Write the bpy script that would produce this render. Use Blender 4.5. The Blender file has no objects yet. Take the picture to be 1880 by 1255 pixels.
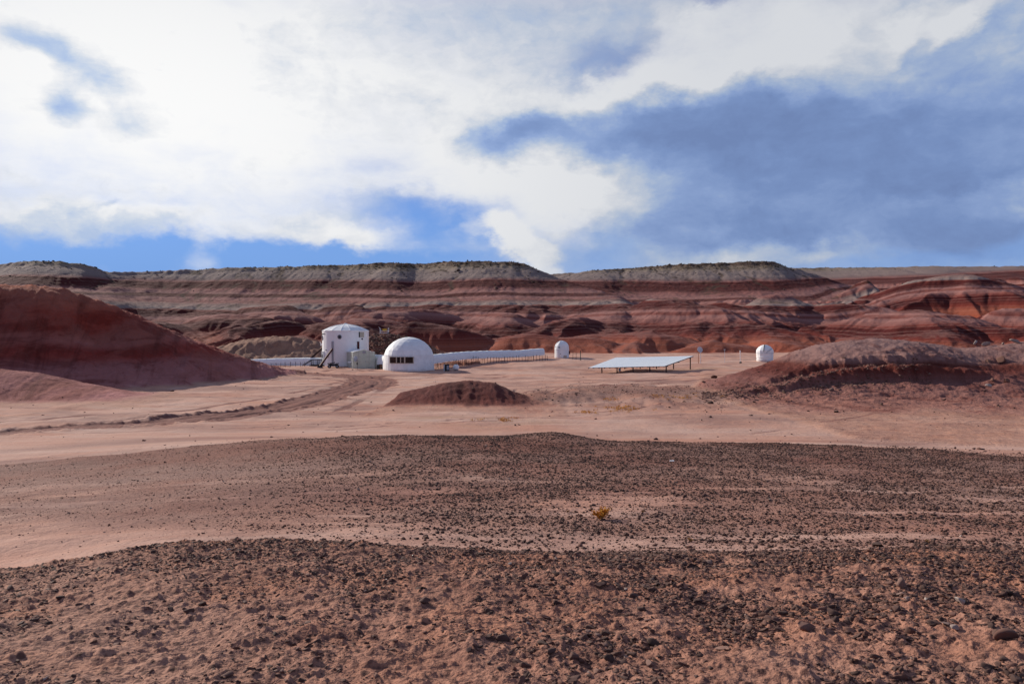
import bpy, bmesh, math, random, time
import numpy as np
from mathutils import Vector, Matrix
T0 = time.time()
random.seed(7)
RNG = np.random.default_rng(11)
S = bpy.context.scene
COL = S.collection
EYE = 5.0            # eye height over the station flat
F = 1500.0           # focal length in photograph pixels (1880 wide)
CX, CY = 940.0, 627.5
f32 = np.float32
QUAL = 1.0

def zat(py, D):
    return EYE + (CY - py) / F * D

# ------------------------------------------------------------------ noise
def _hash(ix, iy, seed):
    h = (ix.astype(np.uint32) * np.uint32(374761393) + iy.astype(np.uint32) * np.uint32(668265263)
         + np.uint32((seed * 974711 + 12345) & 0xffffffff))
    h = (h ^ (h >> np.uint32(13))) * np.uint32(1274126177)
    return h ^ (h >> np.uint32(16))

def perlin(x, y, seed=0):
    """gradient noise, about -1..1"""
    x = np.asarray(x, f32); y = np.asarray(y, f32)
    xf = np.floor(x); yf = np.floor(y)
    ix = xf.astype(np.int32); iy = yf.astype(np.int32)
    fx = x - xf; fy = y - yf
    u = fx * fx * fx * (fx * (fx * 6 - 15) + 10)
    v = fy * fy * fy * (fy * (fy * 6 - 15) + 10)
    def g(dx, dy):
        a = _hash(ix + dx, iy + dy, seed).astype(f32) * f32(2 * math.pi / 4294967296.0)
        return np.cos(a) * (fx - dx) + np.sin(a) * (fy - dy)
    a = g(0, 0); b = g(1, 0); c = g(0, 1); d = g(1, 1)
    return ((a + u * (b - a)) * (1 - v) + (c + u * (d - c)) * v) * f32(1.5)

def fbm(x, y, seed=0, o=4, gain=.5, lac=2.03):
    s = 0; a = 1.0
    for i in range(o):
        s = s + perlin(x, y, seed + i * 17) * f32(a)
        x = x * lac + 3.1; y = y * lac - 1.7; a *= gain
    return s

def billow(x, y, seed=0, o=3, gain=.45):
    s = 0; a = 1.0
    for i in range(o):
        s = s + (np.abs(perlin(x, y, seed + i * 13)) * 2 - .62) * f32(a)
        x = x * 2.07 + 5.3; y = y * 2.07 + 1.9; a *= gain
    return s

def sstep(e0, e1, x):
    t = np.clip((x - e0) / (e1 - e0), 0, 1)
    return t * t * (3 - 2 * t)

def smax(a, b, k):
    h = np.clip(.5 + .5 * (a - b) / k, 0, 1)
    return b + (a - b) * h + k * h * (1 - h)

def blur1(a, n, axis):
    k = np.exp(-np.linspace(-2, 2, 2 * n + 1) ** 2); k /= k.sum()
    p = np.pad(a, [(n, n) if i == axis else (0, 0) for i in range(2)], mode='edge')
    out = np.zeros_like(a)
    for i, w in enumerate(k):
        sl = [slice(None)] * 2; sl[axis] = slice(i, i + a.shape[axis])
        out += w * p[tuple(sl)]
    return out

def bilin(grid, gx, gy):
    """sample grid[iy, ix] at float cell coordinates"""
    ny, nx = grid.shape
    gx = np.clip(gx, 0, nx - 1.001); gy = np.clip(gy, 0, ny - 1.001)
    ix = gx.astype(np.int32); iy = gy.astype(np.int32)
    fx = (gx - ix).astype(f32); fy = (gy - iy).astype(f32)
    g = grid.ravel(); b = iy * nx + ix
    return (g[b] * (1 - fx) + g[b + 1] * fx) * (1 - fy) + (g[b + nx] * (1 - fx) + g[b + nx + 1] * fx) * fy

# ------------------------------------------------------------------ ground table: height by distance and bearing
_PX = [-400, 0, 250, 470, 700, 940, 1175, 1410, 1645, 1880, 2300]
_ZT = [
 (0.3, [3.4]*11),
 (3.8, [3.41]*11),
 (6.0, [3.10,3.12,3.22,3.25,3.24,3.22,3.20,3.20,3.22,3.20,3.2]),
 (8.0, [2.70,2.80,3.00,3.07,3.01,2.93,2.90,2.93,2.99,2.96,2.9]),
 (9.9, [2.05,2.12,2.38,2.50,2.50,2.45,2.43,2.45,2.50,2.45,2.4]),
 (12,  [1.65,1.72,1.98,2.10,2.10,2.05,2.05,2.05,2.05,2.05,2.0]),
 (15,  [1.50,1.58,1.65,1.72,1.75,1.75,1.75,1.75,1.75,1.70,1.7]),
 (20,  [1.10,1.20,1.35,1.50,1.55,1.55,1.52,1.50,1.45,1.40,1.3]),
 (26,  [.80,.88,1.08,1.33,1.48,1.46,1.38,1.38,1.33,1.22,1.1]),
 (30,  [.60,.70,.98,1.34,1.56,1.50,1.33,1.30,1.16,.96,.9]),
 (34,  [.45,.50,.75,1.00,1.15,1.10,.85,.80,.65,.45,.4]),
 (38,  [.30,.35,.45,.50,.50,.40,.20,.20,.10,.0,.0]),
 (45,  [.15,.15,.15,.12,.10,.05,.0,.0,-.05,-.1,-.1]),
 (60,  [0]*11),
 (100, [.1,.1,.05,0,0,0,0,.05,.1,.1,.1]),
 (126, [.2,.2,.15,.1,.02,.0,.0,.1,.3,.4,.5]),
 (135, [.3,.3,.25,.2,.10,.25,.30,.6,.8,.9,1]),
 (142, [.4,.4,.35,.35,.45,.55,.80,1.1,1.2,1.3,1.4]),
 (150, [.5,.5,.45,.45,.70,.95,1.2,1.45,1.6,1.7,1.8]),
 (158, [.6,.6,.6,.75,1.05,1.45,1.55,1.8,2.0,2.1,2.2]),
 (175, [1.2,1.2,1.2,1.4,1.8,2.2,2.3,2.5,2.6,2.8,3]),
 (200, [2.2]*11),
 (300, [4]*11),
 (900, [6]*11),
 (8000,[6]*11)]
_LD = np.log(np.array([r[0] for r in _ZT])); _ZV = np.array([r[1] for r in _ZT], float)
_gl = np.linspace(math.log(.3), math.log(8000), 700); _gp = np.linspace(-400, 2300, 160)
_tmp = np.array([np.interp(_gl, _LD, _ZV[:, j]) for j in range(11)])
_GT = np.array([np.interp(_gp, _PX, _tmp[:, i]) for i in range(len(_gl))])
_GT = blur1(blur1(_GT, 7, 0), 6, 1).astype(f32)

def bearing(x, y):
    az = np.clip(np.arctan2(x, y), -.8, .8)
    return CX + F * np.tan(az), np.hypot(x, y) * np.cos(az)

def ground_base(x, y):
    px, D = bearing(x, y)
    gx = (px + 400) / 2700 * 159
    gy = (np.log(np.maximum(D, .3)) - _gl[0]) / (_gl[-1] - _gl[0]) * 699
    z = bilin(_GT, gx, gy)
    # low gravel swell on the second crest
    z = z + .26 * np.exp(-((x - 1.5) / 1.35) ** 2 - ((y - 31) / 1.8) ** 2)
    return z

# ------------------------------------------------------------------ droplet erosion on a regular grid
def erode(h, cell, n, steps=48, seed=1, ke=.28, kd=.25, cap=4.0, inertia=.12, batch=24000, evap=.02, lim=None):
    rng = np.random.default_rng(seed)
    ny, nx = h.shape; h = h.astype(np.float64).copy(); h0 = h.copy()
    done = 0
    while done < n:
        m = min(batch, n - done); done += m
        x = rng.uniform(1, nx - 3, m); y = rng.uniform(1, ny - 3, m)
        dx = np.zeros(m); dy = np.zeros(m); vel = np.ones(m); wat = np.ones(m); sed = np.zeros(m)
        for s in range(steps):
            ix = x.astype(np.int32); iy = y.astype(np.int32); fx = x - ix; fy = y - iy
            b = iy * nx + ix; hf = h.ravel()
            a00 = hf[b]; a10 = hf[b + 1]; a01 = hf[b + nx]; a11 = hf[b + nx + 1]
            gx = (a10 - a00) * (1 - fy) + (a11 - a01) * fy
            gy = (a01 - a00) * (1 - fx) + (a11 - a10) * fx
            hh = a00 * (1 - fx) * (1 - fy) + a10 * fx * (1 - fy) + a01 * (1 - fx) * fy + a11 * fx * fy
            dx = dx * inertia - gx * (1 - inertia); dy = dy * inertia - gy * (1 - inertia)
            l = np.hypot(dx, dy) + 1e-9
            dx /= l; dy /= l
            x2 = np.clip(x + dx, 1, nx - 3); y2 = np.clip(y + dy, 1, ny - 3)
            jx = x2.astype(np.int32); jy = y2.astype(np.int32); qx = x2 - jx; qy = y2 - jy
            c = jy * nx + jx
            h2 = hf[c] * (1 - qx) * (1 - qy) + hf[c + 1] * qx * (1 - qy) + hf[c + nx] * (1 - qx) * qy + hf[c + nx + 1] * qx * qy
            dh = h2 - hh
            cp = np.maximum(-dh / cell, .01) * vel * wat * cap * cell * .02
            up = dh > 0
            dep = np.where(up, np.minimum(dh, sed), np.where(sed > cp, (sed - cp) * kd, 0))
            ero = np.where(~up & (sed <= cp), np.minimum((cp - sed) * ke, -dh * .5), 0)
            d = dep - ero; sed -= d
            N = nx * ny
            delta = (np.bincount(b, d * (1 - fx) * (1 - fy), N) + np.bincount(b + 1, d * fx * (1 - fy), N)
                     + np.bincount(b + nx, d * (1 - fx) * fy, N) + np.bincount(b + nx + 1, d * fx * fy, N)) if s % 1 == 0 else 0
            h += delta.reshape(ny, nx)
            vel = np.sqrt(np.maximum(vel * vel - dh / cell * 1.2, .05)).clip(0, 4); wat *= (1 - evap)
            x, y = x2, y2
        if lim is not None:
            h = h0 + np.clip(h - h0, -lim, lim * .6)
        h = h * .9 + .1 * blur1(blur1(h, 1, 0), 1, 1)
    return h.astype(f32)

# ------------------------------------------------------------------ hills: layouts given by bearing, crest height and distance
def rim(px, tab):
    t = np.array(tab, float)
    return np.interp(px, t[:, 0], zat(t[:, 1], t[:, 2])), np.interp(px, t[:, 0], t[:, 2])

RIM_A = [(-500,505,430),(-100,496,430),(0,484,430),(60,478,432),(110,480,435),(150,485,440),(200,497,455),(250,498,478),(300,497,485),
         (370,493,480),(450,490,474),(560,487,470),(620,485,470),(700,482,466),(760,483,470),(800,480,462),(840,478,455),(940,478,450),(962,483,449),
         (985,492,447),(1005,501,445),(1040,515,438),(1090,531,428),(1150,546,415),(1250,562,400),(1400,580,390),(2400,600,390)]
RIM_B = [(-500,512,600),(800,512,600),(900,508,600),(1005,503,600),(1060,500,590),(1130,493,585),(1200,487,580),(1300,483,575),(1400,479,570),
         (1422,480,570),(1445,488,568),(1480,498,565),(1530,514,560),(1600,535,550),(1700,556,540),(2400,590,540)]
RIM_C = [(-500,515,760),(1000,512,760),(1300,505,755),(1440,491,745),(1520,490,745),(1600,491,735),(1660,489,730),(1740,487,715),(1820,489,705),(1900,488.5,695),(2400,486,660)]
PROF_S = np.array([-50, 0, .015, .05, .25, .5, .75, 1.0, 1.3, 3]); PROF_H = np.array([1.0, 1.0, .975, .91, .66, .37, .16, .05, 0, 0])

BUMPS = [ # bearing, crest, distance, half width in photograph pixels, half depth in metres, turn
 (1740,504,440,220,90,0),(1580,513,500,80,50,.3),(1930,513,430,160,70,0),(1190,549,315,175,95,.35),(1440,536,365,170,70,-.2),(1320,556,335,140,60,.3),
 (1660,570,292,190,75,-.25),(1900,565,300,150,65,.2),(1540,556,345,130,60,.5),(1010,554,350,150,70,-.4),(890,573,305,130,70,.5),
 (1090,582,265,150,60,-.45),(1260,588,258,130,50,.3),(810,590,212,130,42,-.5),(985,611,216,120,34,.4),(1180,606,228,140,40,-.3),(1490,600,240,66,26,0),
 (1360,596,246,150,45,.4),(1430,622,216,130,30,-.3),(1580,618,226,120,32,.3),(430,576,300,130,60,.4),(560,587,262,110,46,-.4),(660,583,252,110,50,.3),(300,590,275,150,55,0),
 (490,558,345,150,60,.3),(740,566,305,120,60,-.4),(640,557,345,130,60,.4),(1120,628,202,110,26,.2),(1300,626,204,110,26,-.2),(1700,606,240,150,40,-.2),(1830,600,250,130,40,.3)]

def hills_far(x, y):
    """eroded mesa country behind the station"""
    px, D0 = bearing(x, y)
    wx = x + 11 * fbm(x / 50, y / 50, 301, 3); wy = y + 11 * fbm(x / 50, y / 50, 302, 3)
    D = D0 + 13 * fbm(x / 38, y / 60, 303, 3) * (1 - sstep(330, 400, D0))
    zb = np.interp(D, [150, 172, 200, 250, 300, 350, 400, 450, 520, 900], [-1.5, .4, 1.6, 4.0, 7.0, 10.5, 15, 20, 25, 30]).astype(f32)
    A = np.interp(D, [150, 175, 200, 250, 330, 400, 450, 520, 900], [.0, .5, 2.6, 6.5, 8.5, 8, 5.5, 3, 3]).astype(f32)
    h = zb + A * (billow(wx / 62, wy / 80, 41, 3, .46) + .15)
    h = h - 2.2 * sstep(1500, 1900, px) * sstep(180, 230, D) * (1 - sstep(260, 320, D))
    for i, (bx, by, bd, wpx, wd, ang) in enumerate(BUMPS):
        cx = (bx - CX) / F * bd; w = wpx / F * bd
        m = (np.abs(y - bd) < wd * 2.2) & (np.abs(x - cx) < w * 2.4)
        if not m.any(): continue
        X = wx[m] - cx; Y = wy[m] - bd
        X, Y = X * math.cos(ang) + Y * math.sin(ang), -X * math.sin(ang) + Y * math.cos(ang)
        r2 = np.sqrt((X / w) ** 2 + (Y / wd) ** 2)
        gl = np.abs(perlin(np.arctan2(Y / wd, X / w) * 2.6 + i * 9.1, r2 * .8 + i, 77)) * .42 * sstep(.25, 1.0, r2)
        r2 = r2 + .06 + gl * .55 + .10 * fbm(X / w * 1.6 + i * 3.3, Y / wd * 1.6, 79, 3)
        zt = zat(by, bd) + .3
        bb = np.interp(bd, [150, 172, 200, 250, 300, 350, 400, 450, 520], [-1, 0, .5, 2.5, 5, 8, 12, 16, 20])
        r2 = np.maximum(r2, 0); prof = np.where(r2 < 1, 1 - r2 ** 1.55, 0) - np.maximum(r2 - 1, 0) * .9
        zz = bb + (zt - bb) * prof
        h[m] = smax(h[m], zz.astype(f32), .7)
    D = D0
    for k, (tab, L, fy) in enumerate(((RIM_A, 96, 1.0), (RIM_B, 120, .9), (RIM_C, 150, .8))):
        zr, yr = rim(px, tab)
        zf = zat(552, 400) if k == 0 else zat(548, 480) if k == 1 else zat(530, 700)
        s = (yr - D) / L
        xw = x + 9 * perlin(x / 30, D / 30, 505) + 4 * perlin(x / 11, D / 14, 506); spur = 18 * fbm(x / 75, x * 0 + k, 501 + k, 2) + 24 * np.abs(perlin(xw / 46, D / 160, 511 + k)) + 8 * np.abs(perlin(xw / 19, D / 80, 521 + k)) * (.35 + .65 * sstep(-.3, .5, perlin(x / 60, D / 60, 523))) + 1.6 * np.abs(perlin(xw / 7, D / 30, 531 + k)) - 13
        s = s - spur / L * (.22 + 1.0 * np.clip(s, 0, 1))
        zr2 = zr + .5 * fbm(x / 9, y / 9, 541, 3) * (s < .05)
        p = np.interp(s, PROF_S, PROF_H).astype(f32)
        zz = zf - 4 + (zr2 - zf + 4) * p - np.maximum(s - 1, 0) * (20 if k == 0 else 55) - (30 * sstep(1130, 1320, px) if k == 0 else 0) - 7 * np.clip(-s - .05, 0, 3)
        h = smax(h, zz.astype(f32), 2.0)
    # resistant beds: slight benches
    q = h * 2 * math.pi / 4.6 + 1.4 * fbm(x / 90, y / 90, 611, 2)
    h = h + .16 * np.sin(q) * sstep(170, 230, D)
    xr = x + 5 * perlin(x / 22, y / 22, 621)
    h = h - (.45 * np.abs(perlin(xr / 8.5, y / 34, 623)) + .20 * np.abs(perlin(xr / 3.6, y / 22, 625))) * sstep(185, 230, D) * sstep(-.5, .3, perlin(x / 45, y / 45, 627))
    return h.astype(f32)

FX0, FX1, FY0, FY1, FC = -470.0, 640.0, 150.0, 690.0, 1.0
def make_far():
    gx = np.arange(FX0, FX1 + FC, FC, dtype=f32); gy = np.arange(FY0, FY1 + FC, FC, dtype=f32)
    X, Y = np.meshgrid(gx, gy)
    h = hills_far(X.ravel().copy(), Y.ravel().copy()).reshape(X.shape)
    e = erode(h, FC, int(520000 * QUAL), 70, 3, ke=.4, cap=9.0, lim=3.2)
    return h, e
FAR0, FAR1 = make_far()
FARD = (FAR1 - FAR0)
print('far', round(time.time() - T0, 1))

RIDGE_L = [(-900,470,70),(-500,495,78),(-250,507,87),(-60,519,93),(0,522,95),(60,523,97),(115,529,98),(150,540,99),(200,557,101),(250,579,103),(300,602,104),(350,624,106),(400,643,108),(450,661,111),(490,680,114),(525,694,116)]
_rl = np.array(RIDGE_L, float)
_rlx = (_rl[:, 0] - CX) / F * _rl[:, 2]
def hill_left(x, y):
    zr = np.interp(x, _rlx, zat(_rl[:, 1], _rl[:, 2])); yr = np.interp(x, _rlx, _rl[:, 2])
    end = sstep(_rlx[-1] + 1.0, _rlx[-1] - 3.0, x)
    zr = np.where(x > _rlx[-1], zr - (x - _rlx[-1]) * .5, zr)
    Lf = np.interp(x, [-110, -60, -45, -38, -33, -27], [30, 27, 25, 21, 13, 5.0]); Lb = 26
    n = 2.2 * fbm(x / 9, y / 26, 701, 3) + 1.3 * (np.abs(perlin(x / 4.2, y / 25, 711)) - .3)
    t = np.where(y < yr, (yr - y + n * np.clip((yr - y) / 8, 0, 1)) / Lf, (y - yr) / Lb)
    p = np.where(t < 1, np.where(t < .62, 1 - .78 * t - .12 * np.sin(t * 5.0) * t, 0) , 0)
    p = np.interp(t, [0, .12, .3, .5, .7, .85, 1, 1.2, 2], [1, .95, .78, .52, .28, .12, .02, -.05, -.4])
    g0 = .05
    h = g0 + np.maximum(zr - g0, .3) * p - np.maximum(x - _rlx[-1] + 1.5, 0) * .45
    # lower mound against the foot of the hill, left, with its spur
    d = np.hypot((x + 46 + .25 * (y - 72)) / 11.5, (y - 73.5) / 8.0) + .05 * fbm(x / 6, y / 6, 721, 2)
    h2 = 2.6 * np.interp(d, [0, .3, .7, 1.1, 1.4, 2], [1, .86, .45, .1, -.05, -.5])
    return smax(h, h2, .9)

def mound_mid(x, y):
    D = y; px = CX + F * x / np.maximum(67.0, 1)
    hh = np.interp(px, [698, 715, 734, 775, 812, 862, 908, 940, 972, 1006, 1056], [-.4, .0, .85, 1.25, 1.62, 1.85, 1.62, .95, .48, .16, -.3])
    n = .5 * fbm(x / 2.5, y / 3.5, 731, 3) + .5 * (np.abs(perlin(x / 1.1, y / 4, 733)) - .3)
    t = np.where(y < 67.3, (67.3 - y + n) / 6.3, (y - 67.3) / 8)
    return np.maximum(hh, .1) * np.interp(t, [0, .15, .4, .7, 1, 1.3, 2], [1, .97, .74, .34, .05, -.08, -.4]) - np.maximum(-hh, 0) * 3 - .6 * sstep(1000, 1100, px)

def mound_right(x, y):
    px = CX + F * x / np.clip(y, 77.0, 200)
    zr = zat(np.interp(px, [1200,1270,1300,1350,1390,1422,1455,1500,1560,1610,1660,1720,1765,1790,1830,1880,2000,2300,2700],
                           [720,712,704,688,675,662,646.5,633,624,621,624,633,640,638,634,627,602,580,560]), 77.0)
    n = 1.0 * fbm(x / 8, y / 9, 741, 2, .35)
    d = y + n
    led = sstep(1275, 1330, px) * (1 - sstep(1690, 1760, px))
    d2 = d + (.75 * fbm(x / 3.1, x * 0, 747, 4, .6)) * sstep(63, 68.5, d) * (1 - sstep(72.2, 73.5, d))
    smooth = np.interp(d, [48, 54, 58, 62, 66, 70, 73, 76, 78, 82, 90, 100, 112], [-.06, -.02, .05, .17, .34, .58, .78, .95, 1.0, .98, .7, .25, -.1])
    cut = np.interp(d2, [48, 54, 57, 60, 64, 67, 69.4, 69.75, 71.5, 71.8, 74, 76, 78, 82, 90, 100, 112], [-.06, -.02, .02, .06, .14, .24, .33, .55, .58, .72, .84, .96, 1.0, .98, .7, .25, -.1])
    p = smooth * (1 - led) + cut * led
    # swale between the dome shaped mound and the grey one to its right
    sw = np.exp(-((px - 1785) / 55) ** 2)
    return - 2.5 * sstep(1300, 1220, px) + zr * (p - .12 * sw * sstep(55, 66, d) * (1 - sstep(73, 77, d)))

def spoil_tan(x, y):
    # pale spoil heap left of the habitat
    px = CX + F * x / 172.0
    top = zat(np.interp(px, [360, 405, 440, 490, 520, 560, 590, 640, 690], [650, 634, 624, 617, 615.5, 620, 628, 642, 660]), 172.0)
    t = (y - 172 + 1.2 * fbm(x / 6, y / 6, 751, 3)) / 9
    b = .9
    return b + (top - b) * np.interp(np.abs(t), [0, .3, .7, 1, 1.4], [1, .8, .35, .05, -.3])

def rubble(x, y):
    px = CX + F * x / 180.0
    top = zat(np.interp(px, [600, 650, 676, 700, 715, 740, 770, 800, 850], [640, 622, 616, 612.5, 612.5, 617, 627, 640, 660]), 180.0)
    t = (y - 180 + 1.0 * fbm(x / 4, y / 4, 755, 3)) / 12
    b = 1.2
    return b + (top - b) * np.interp(np.abs(t), [0, .25, .7, 1, 1.4], [1, .9, .4, .05, -.3]) + .25 * fbm(x / 1.2, y / 1.2, 757, 3)

# wheel track
TRK = [(-420,840),(-150,818),(0,800),(150,788),(300,776),(420,760),(500,747),(560,735),(610,722),(650,712),(675,705),(684,699.5),(676,695),(650,691.5),(600,688),(560,685.5),(520,683)]
_t = np.array(TRK, float); _td = F * 5.0 / (_t[:, 1] - CY); _tx = (_t[:, 0] - CX) / F * _td
_tp = np.stack([_tx, _td], 1)
def catmull(P, n=24):
    P = np.vstack([2 * P[0] - P[1], P, 2 * P[-1] - P[-2]]); out = []
    for i in range(1, len(P) - 2):
        for t in np.linspace(0, 1, n, endpoint=False):
            a, b, c, d = P[i - 1:i + 3]
            out.append(.5 * (2 * b + (c - a) * t + (2 * a - 5 * b + 4 * c - d) * t * t + (3 * b - a - 3 * c + d) * t ** 3))
    return np.array(out + [P[-2]])
_tc = catmull(_tp, 10)
def track_dist(x, y):
    """signed lateral distance to the wheel track and validity"""
    d = np.full(x.shape, 99.0, f32); sd = np.full(x.shape, 99.0, f32)
    for a, b in zip(_tc[:-1], _tc[1:]):
        e = b - a; L = np.hypot(*e); e = e / L
        rx = x - a[0]; ry = y - a[1]
        t = np.clip(rx * e[0] + ry * e[1], 0, L)
        qx = rx - t * e[0]; qy = ry - t * e[1]
        dd = np.hypot(qx, qy); s = np.sign(rx * e[1] - ry * e[0])
        m = dd < d; d[m] = dd[m]; sd[m] = (dd * s)[m]
    return sd

def rgb(r, g, b):
    """sRGB 0-255 to linear"""
    return tuple((c / 255 / 12.92) if c <= 10 else ((c / 255 + .055) / 1.055) ** 2.4 for c in (r, g, b))

# ------------------------------------------------------------------ the whole relief on one fan of vertices
def radial_rows():
    segs = [(.3, 2.5, 12), (2.5, 9.2, int(330 * QUAL)), (9.2, 34.5, int(250 * QUAL)), (34.5, 57, int(80 * QUAL)), (57, 121, int(250 * QUAL)),
            (121, 172, int(90 * QUAL)), (172, 600, int(560 * QUAL)), (600, 900, int(60 * QUAL)), (900, 9000, 14)]
    r = []
    for a, b, n in segs:
        r += list(np.exp(np.linspace(math.log(a), math.log(b), n, endpoint=False)))
    return np.array(r + [9000.0])

def relief():
    ncol = int(1240 * QUAL)
    az = np.concatenate([np.linspace(-math.pi, -.66, 40, endpoint=False), np.linspace(-.66, .66, ncol, endpoint=False), np.linspace(.66, math.pi, 41)])
    # even steps on the picture rather than in angle
    c = slice(40, 40 + ncol); t = np.linspace(-math.tan(.66), math.tan(.66), ncol, endpoint=False); az[c] = np.arctan(t)
    r = radial_rows()
    R, AZ = np.meshgrid(r, az, indexing='ij')
    x = (R * np.sin(AZ)).astype(f32).ravel(); y = (R * np.cos(AZ)).astype(f32).ravel()
    nr, nc = R.shape; n = x.size
    rr = R.ravel().astype(f32)
    z = ground_base(x, y).astype(f32)
    px, D = bearing(x, y)
    A = {k: np.zeros(n, f32) for k in ('strat', 'hill', 'near', 'gravel', 'track', 'tan', 'scrub')}
    # plain: low swells and faint wash lines
    m = (rr > 30) & (rr < 400)
    z[m] += (sstep(34, 60, rr[m]) * (.16 * fbm(x[m] / 9, y[m] / 12, 21, 3) + .05 * fbm(x[m] / 2.2, y[m] / 3.5, 25, 3)
             - .05 * sstep(.25, .0, np.abs(perlin(x[m] / 14, y[m] / 7, 29))))).astype(f32)
    # foreground: hummocks and clods
    m = rr < 36
    X = x[m]; Y = y[m]; P = px[m]; DD = D[m]
    rx = Y + .35 * fbm(X / 2.2, Y / 2.2, 31, 2)
    fore = 1 - sstep(8.4, 10.2, rx + .6 * perlin(X / 1.3, Y / 1.3, 33))
    off = np.interp(P, [0, 400, 800, 1200, 1900], [1.6, .9, -.4, -1.4, -2.2])
    g = np.maximum(fore, sstep(11.2, 14.5, rx - off - 1.6 * perlin(X / 6, Y / 2.2, 35) - 1.3 * perlin(X / 2.3, Y / 1.0, 37)))
    g = g * (1 - .8 * sstep(.22, .6, fbm(X / 4.5, Y / 1.1, 39, 3)) * (1 - fore) * sstep(26, 17, DD))
    lft = sstep(500, 60, P)
    g = g * (1 - .08 * lft * sstep(9, 14, DD))
    g = g * (1 - sstep(31.2, 33.5, DD + .9 * perlin(X / 2.5, Y / 2.5, 34) ))
    clump = fbm(X / .32, Y / .32, 51, 3)
    z[m] += ((.05 * fbm(X / 1.1, Y / 1.1, 43, 3) + .020 * clump) * fore * sstep(.8, 2, rr[m]) + .035 * fbm(X / 1.6, Y / 1.6, 45, 3) * (1 - fore)).astype(f32)
    k = rr[m] < 11
    XX = X[k]; YY = Y[k]
    c1 = np.maximum(fbm(XX / .085, YY / .085, 61, 2) + .25 * clump[k] - .12, 0)
    idx = np.flatnonzero(m)[k]
    c1 = c1 + .55 * np.maximum(billow(XX / .11, YY / .11, 67, 3, .5), -.2)
    z[idx] += (.024 * c1 * fore[k] * sstep(.8, 2, rr[m][k])).astype(f32)
    A['gravel'][m] = np.clip(g, 0, 1)
    A['near'][m] = fore
    # sparse stones past the second crest on the right
    m2 = (rr > 33) & (rr < 60)
    A['gravel'][m2] = (.35 * sstep(900, 1900, px[m2]) * sstep(52, 38, rr[m2]) * sstep(-.2, .5, fbm(x[m2] / 5, y[m2] / 2, 47, 3))).astype(f32)
    # dark stony patch right of the middle mound
    m3 = (rr > 55) & (rr < 110)
    pa = np.exp(-((px[m3] - 1130) / 130) ** 2 - ((D[m3] - 80) / 10) ** 2) + .7 * np.exp(-((px[m3] - 1000) / 70) ** 2 - ((D[m3] - 69) / 4) ** 2) + .8 * np.exp(-((px[m3] - 1290) / 120) ** 2 - ((D[m3] - 73) / 9) ** 2)
    pa = np.clip(pa * 1.3 + .35 * fbm(x[m3] / 2.5, y[m3] / 5, 49, 3) * (pa > .12), 0, 1)
    A['gravel'][m3] = np.maximum(A['gravel'][m3], .75 * pa)
    z[m3] += (.5 * np.clip(pa, 0, 1)).astype(f32)
    # wheel track
    m4 = (rr > 34) & (rr < 150) & (px < 760) & (px > -500)
    sd = track_dist(x[m4], y[m4]); jit = 1.1 * fbm(x[m4] / 2.6, y[m4] / 2.6, 55, 4, .6)
    ad = np.abs(sd + jit * .6)
    ad = ad / np.interp(px[m4], [0, 500, 640, 700], [1.0, 1.05, 1.5, 1.6]); tm = 1 - sstep(1.7, 2.3, ad)
    A['track'][m4] = np.where(tm > 0, tm, .0)
    berm = np.exp(-((np.abs(sd) - 2.2 - .35 * jit) / .30) ** 2) * (.35 + .8 * fbm(x[m4] / .8, y[m4] / 1.2, 57, 3))
    ruts = -.07 * np.exp(-((np.abs(sd) - .85) / .22) ** 2)
    z[m4] += (-.10 * tm + .20 * np.maximum(berm, 0) + ruts + .05 * tm * perlin(sd / .3, y[m4] / 9, 59)).astype(f32)
    for pts, wd, st in (([(300,782),(420,768),(520,752),(600,734),(660,716),(700,703),(690,694)], 1.0, .8), ([(560,742),(640,722),(690,708),(720,700),(705,693),(660,689)], .9, .9), ([(0,772),(150,766),(330,752),(480,730),(590,708),(660,697)], .35, .7), ([(640,697),(720,689),(790,687),(850,684)], .8, .6), ([(560,688),(620,681),(690,684)], .6, .6), ([(960,724),(1080,716),(1200,703),(1300,696)], .7, .55), ([(1000,706),(1150,700),(1300,692),(1380,685)], .35, .6), ([(600,760),(660,735),(700,716),(716,704)], .28, .7), ([(610,786),(800,775),(950,768),(1110,757),(1240,741)], .16, .8),
                        ([(600,792),(800,780),(960,772),(1120,761)], .13, .6), ([(0,786),(200,774),(380,758),(520,738),(640,712)], .22, .7), ([(720,697),(800,692),(880,694),(930,690),(905,687),(800,688)], .5, .6), ([(640,700),(560,694),(500,697)], .5, .6),
                        ([(1010,697),(1120,694),(1260,690),(1330,687)], .45, .5), ([(1380,795),(1560,770),(1700,748),(1880,733)], .16, .35), ([(0,812),(200,800),(420,790),(600,779)], .15, .6)):
        tt = np.array(pts, float); dd = F * 5.0 / (tt[:, 1] - CY); pl = catmull(np.stack([(tt[:, 0] - CX) / F * dd, dd], 1), 8)
        lo = pl.min(0) - 3; hi = pl.max(0) + 3
        q = np.flatnonzero((x > lo[0]) & (x < hi[0]) & (y > lo[1]) & (y < hi[1]))
        d_ = np.full(len(q), 99., f32)
        for a_, b_ in zip(pl[:-1], pl[1:]):
            e_ = b_ - a_; L_ = max(np.hypot(*e_), 1e-6); e_ = e_ / L_
            t_ = np.clip((x[q] - a_[0]) * e_[0] + (y[q] - a_[1]) * e_[1], 0, L_)
            d_ = np.minimum(d_, np.hypot(x[q] - a_[0] - t_ * e_[0], y[q] - a_[1] - t_ * e_[1]))
        d_ = d_ + .25 * wd * fbm(x[q] / 1.2, y[q] / 1.2, 63, 2); br = sstep(-.55, .1, perlin(x[q] / 4, y[q] / 9, 65))
        k_ = (1 - sstep(wd * .7, wd * 1.5, d_)) * br * st
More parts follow.
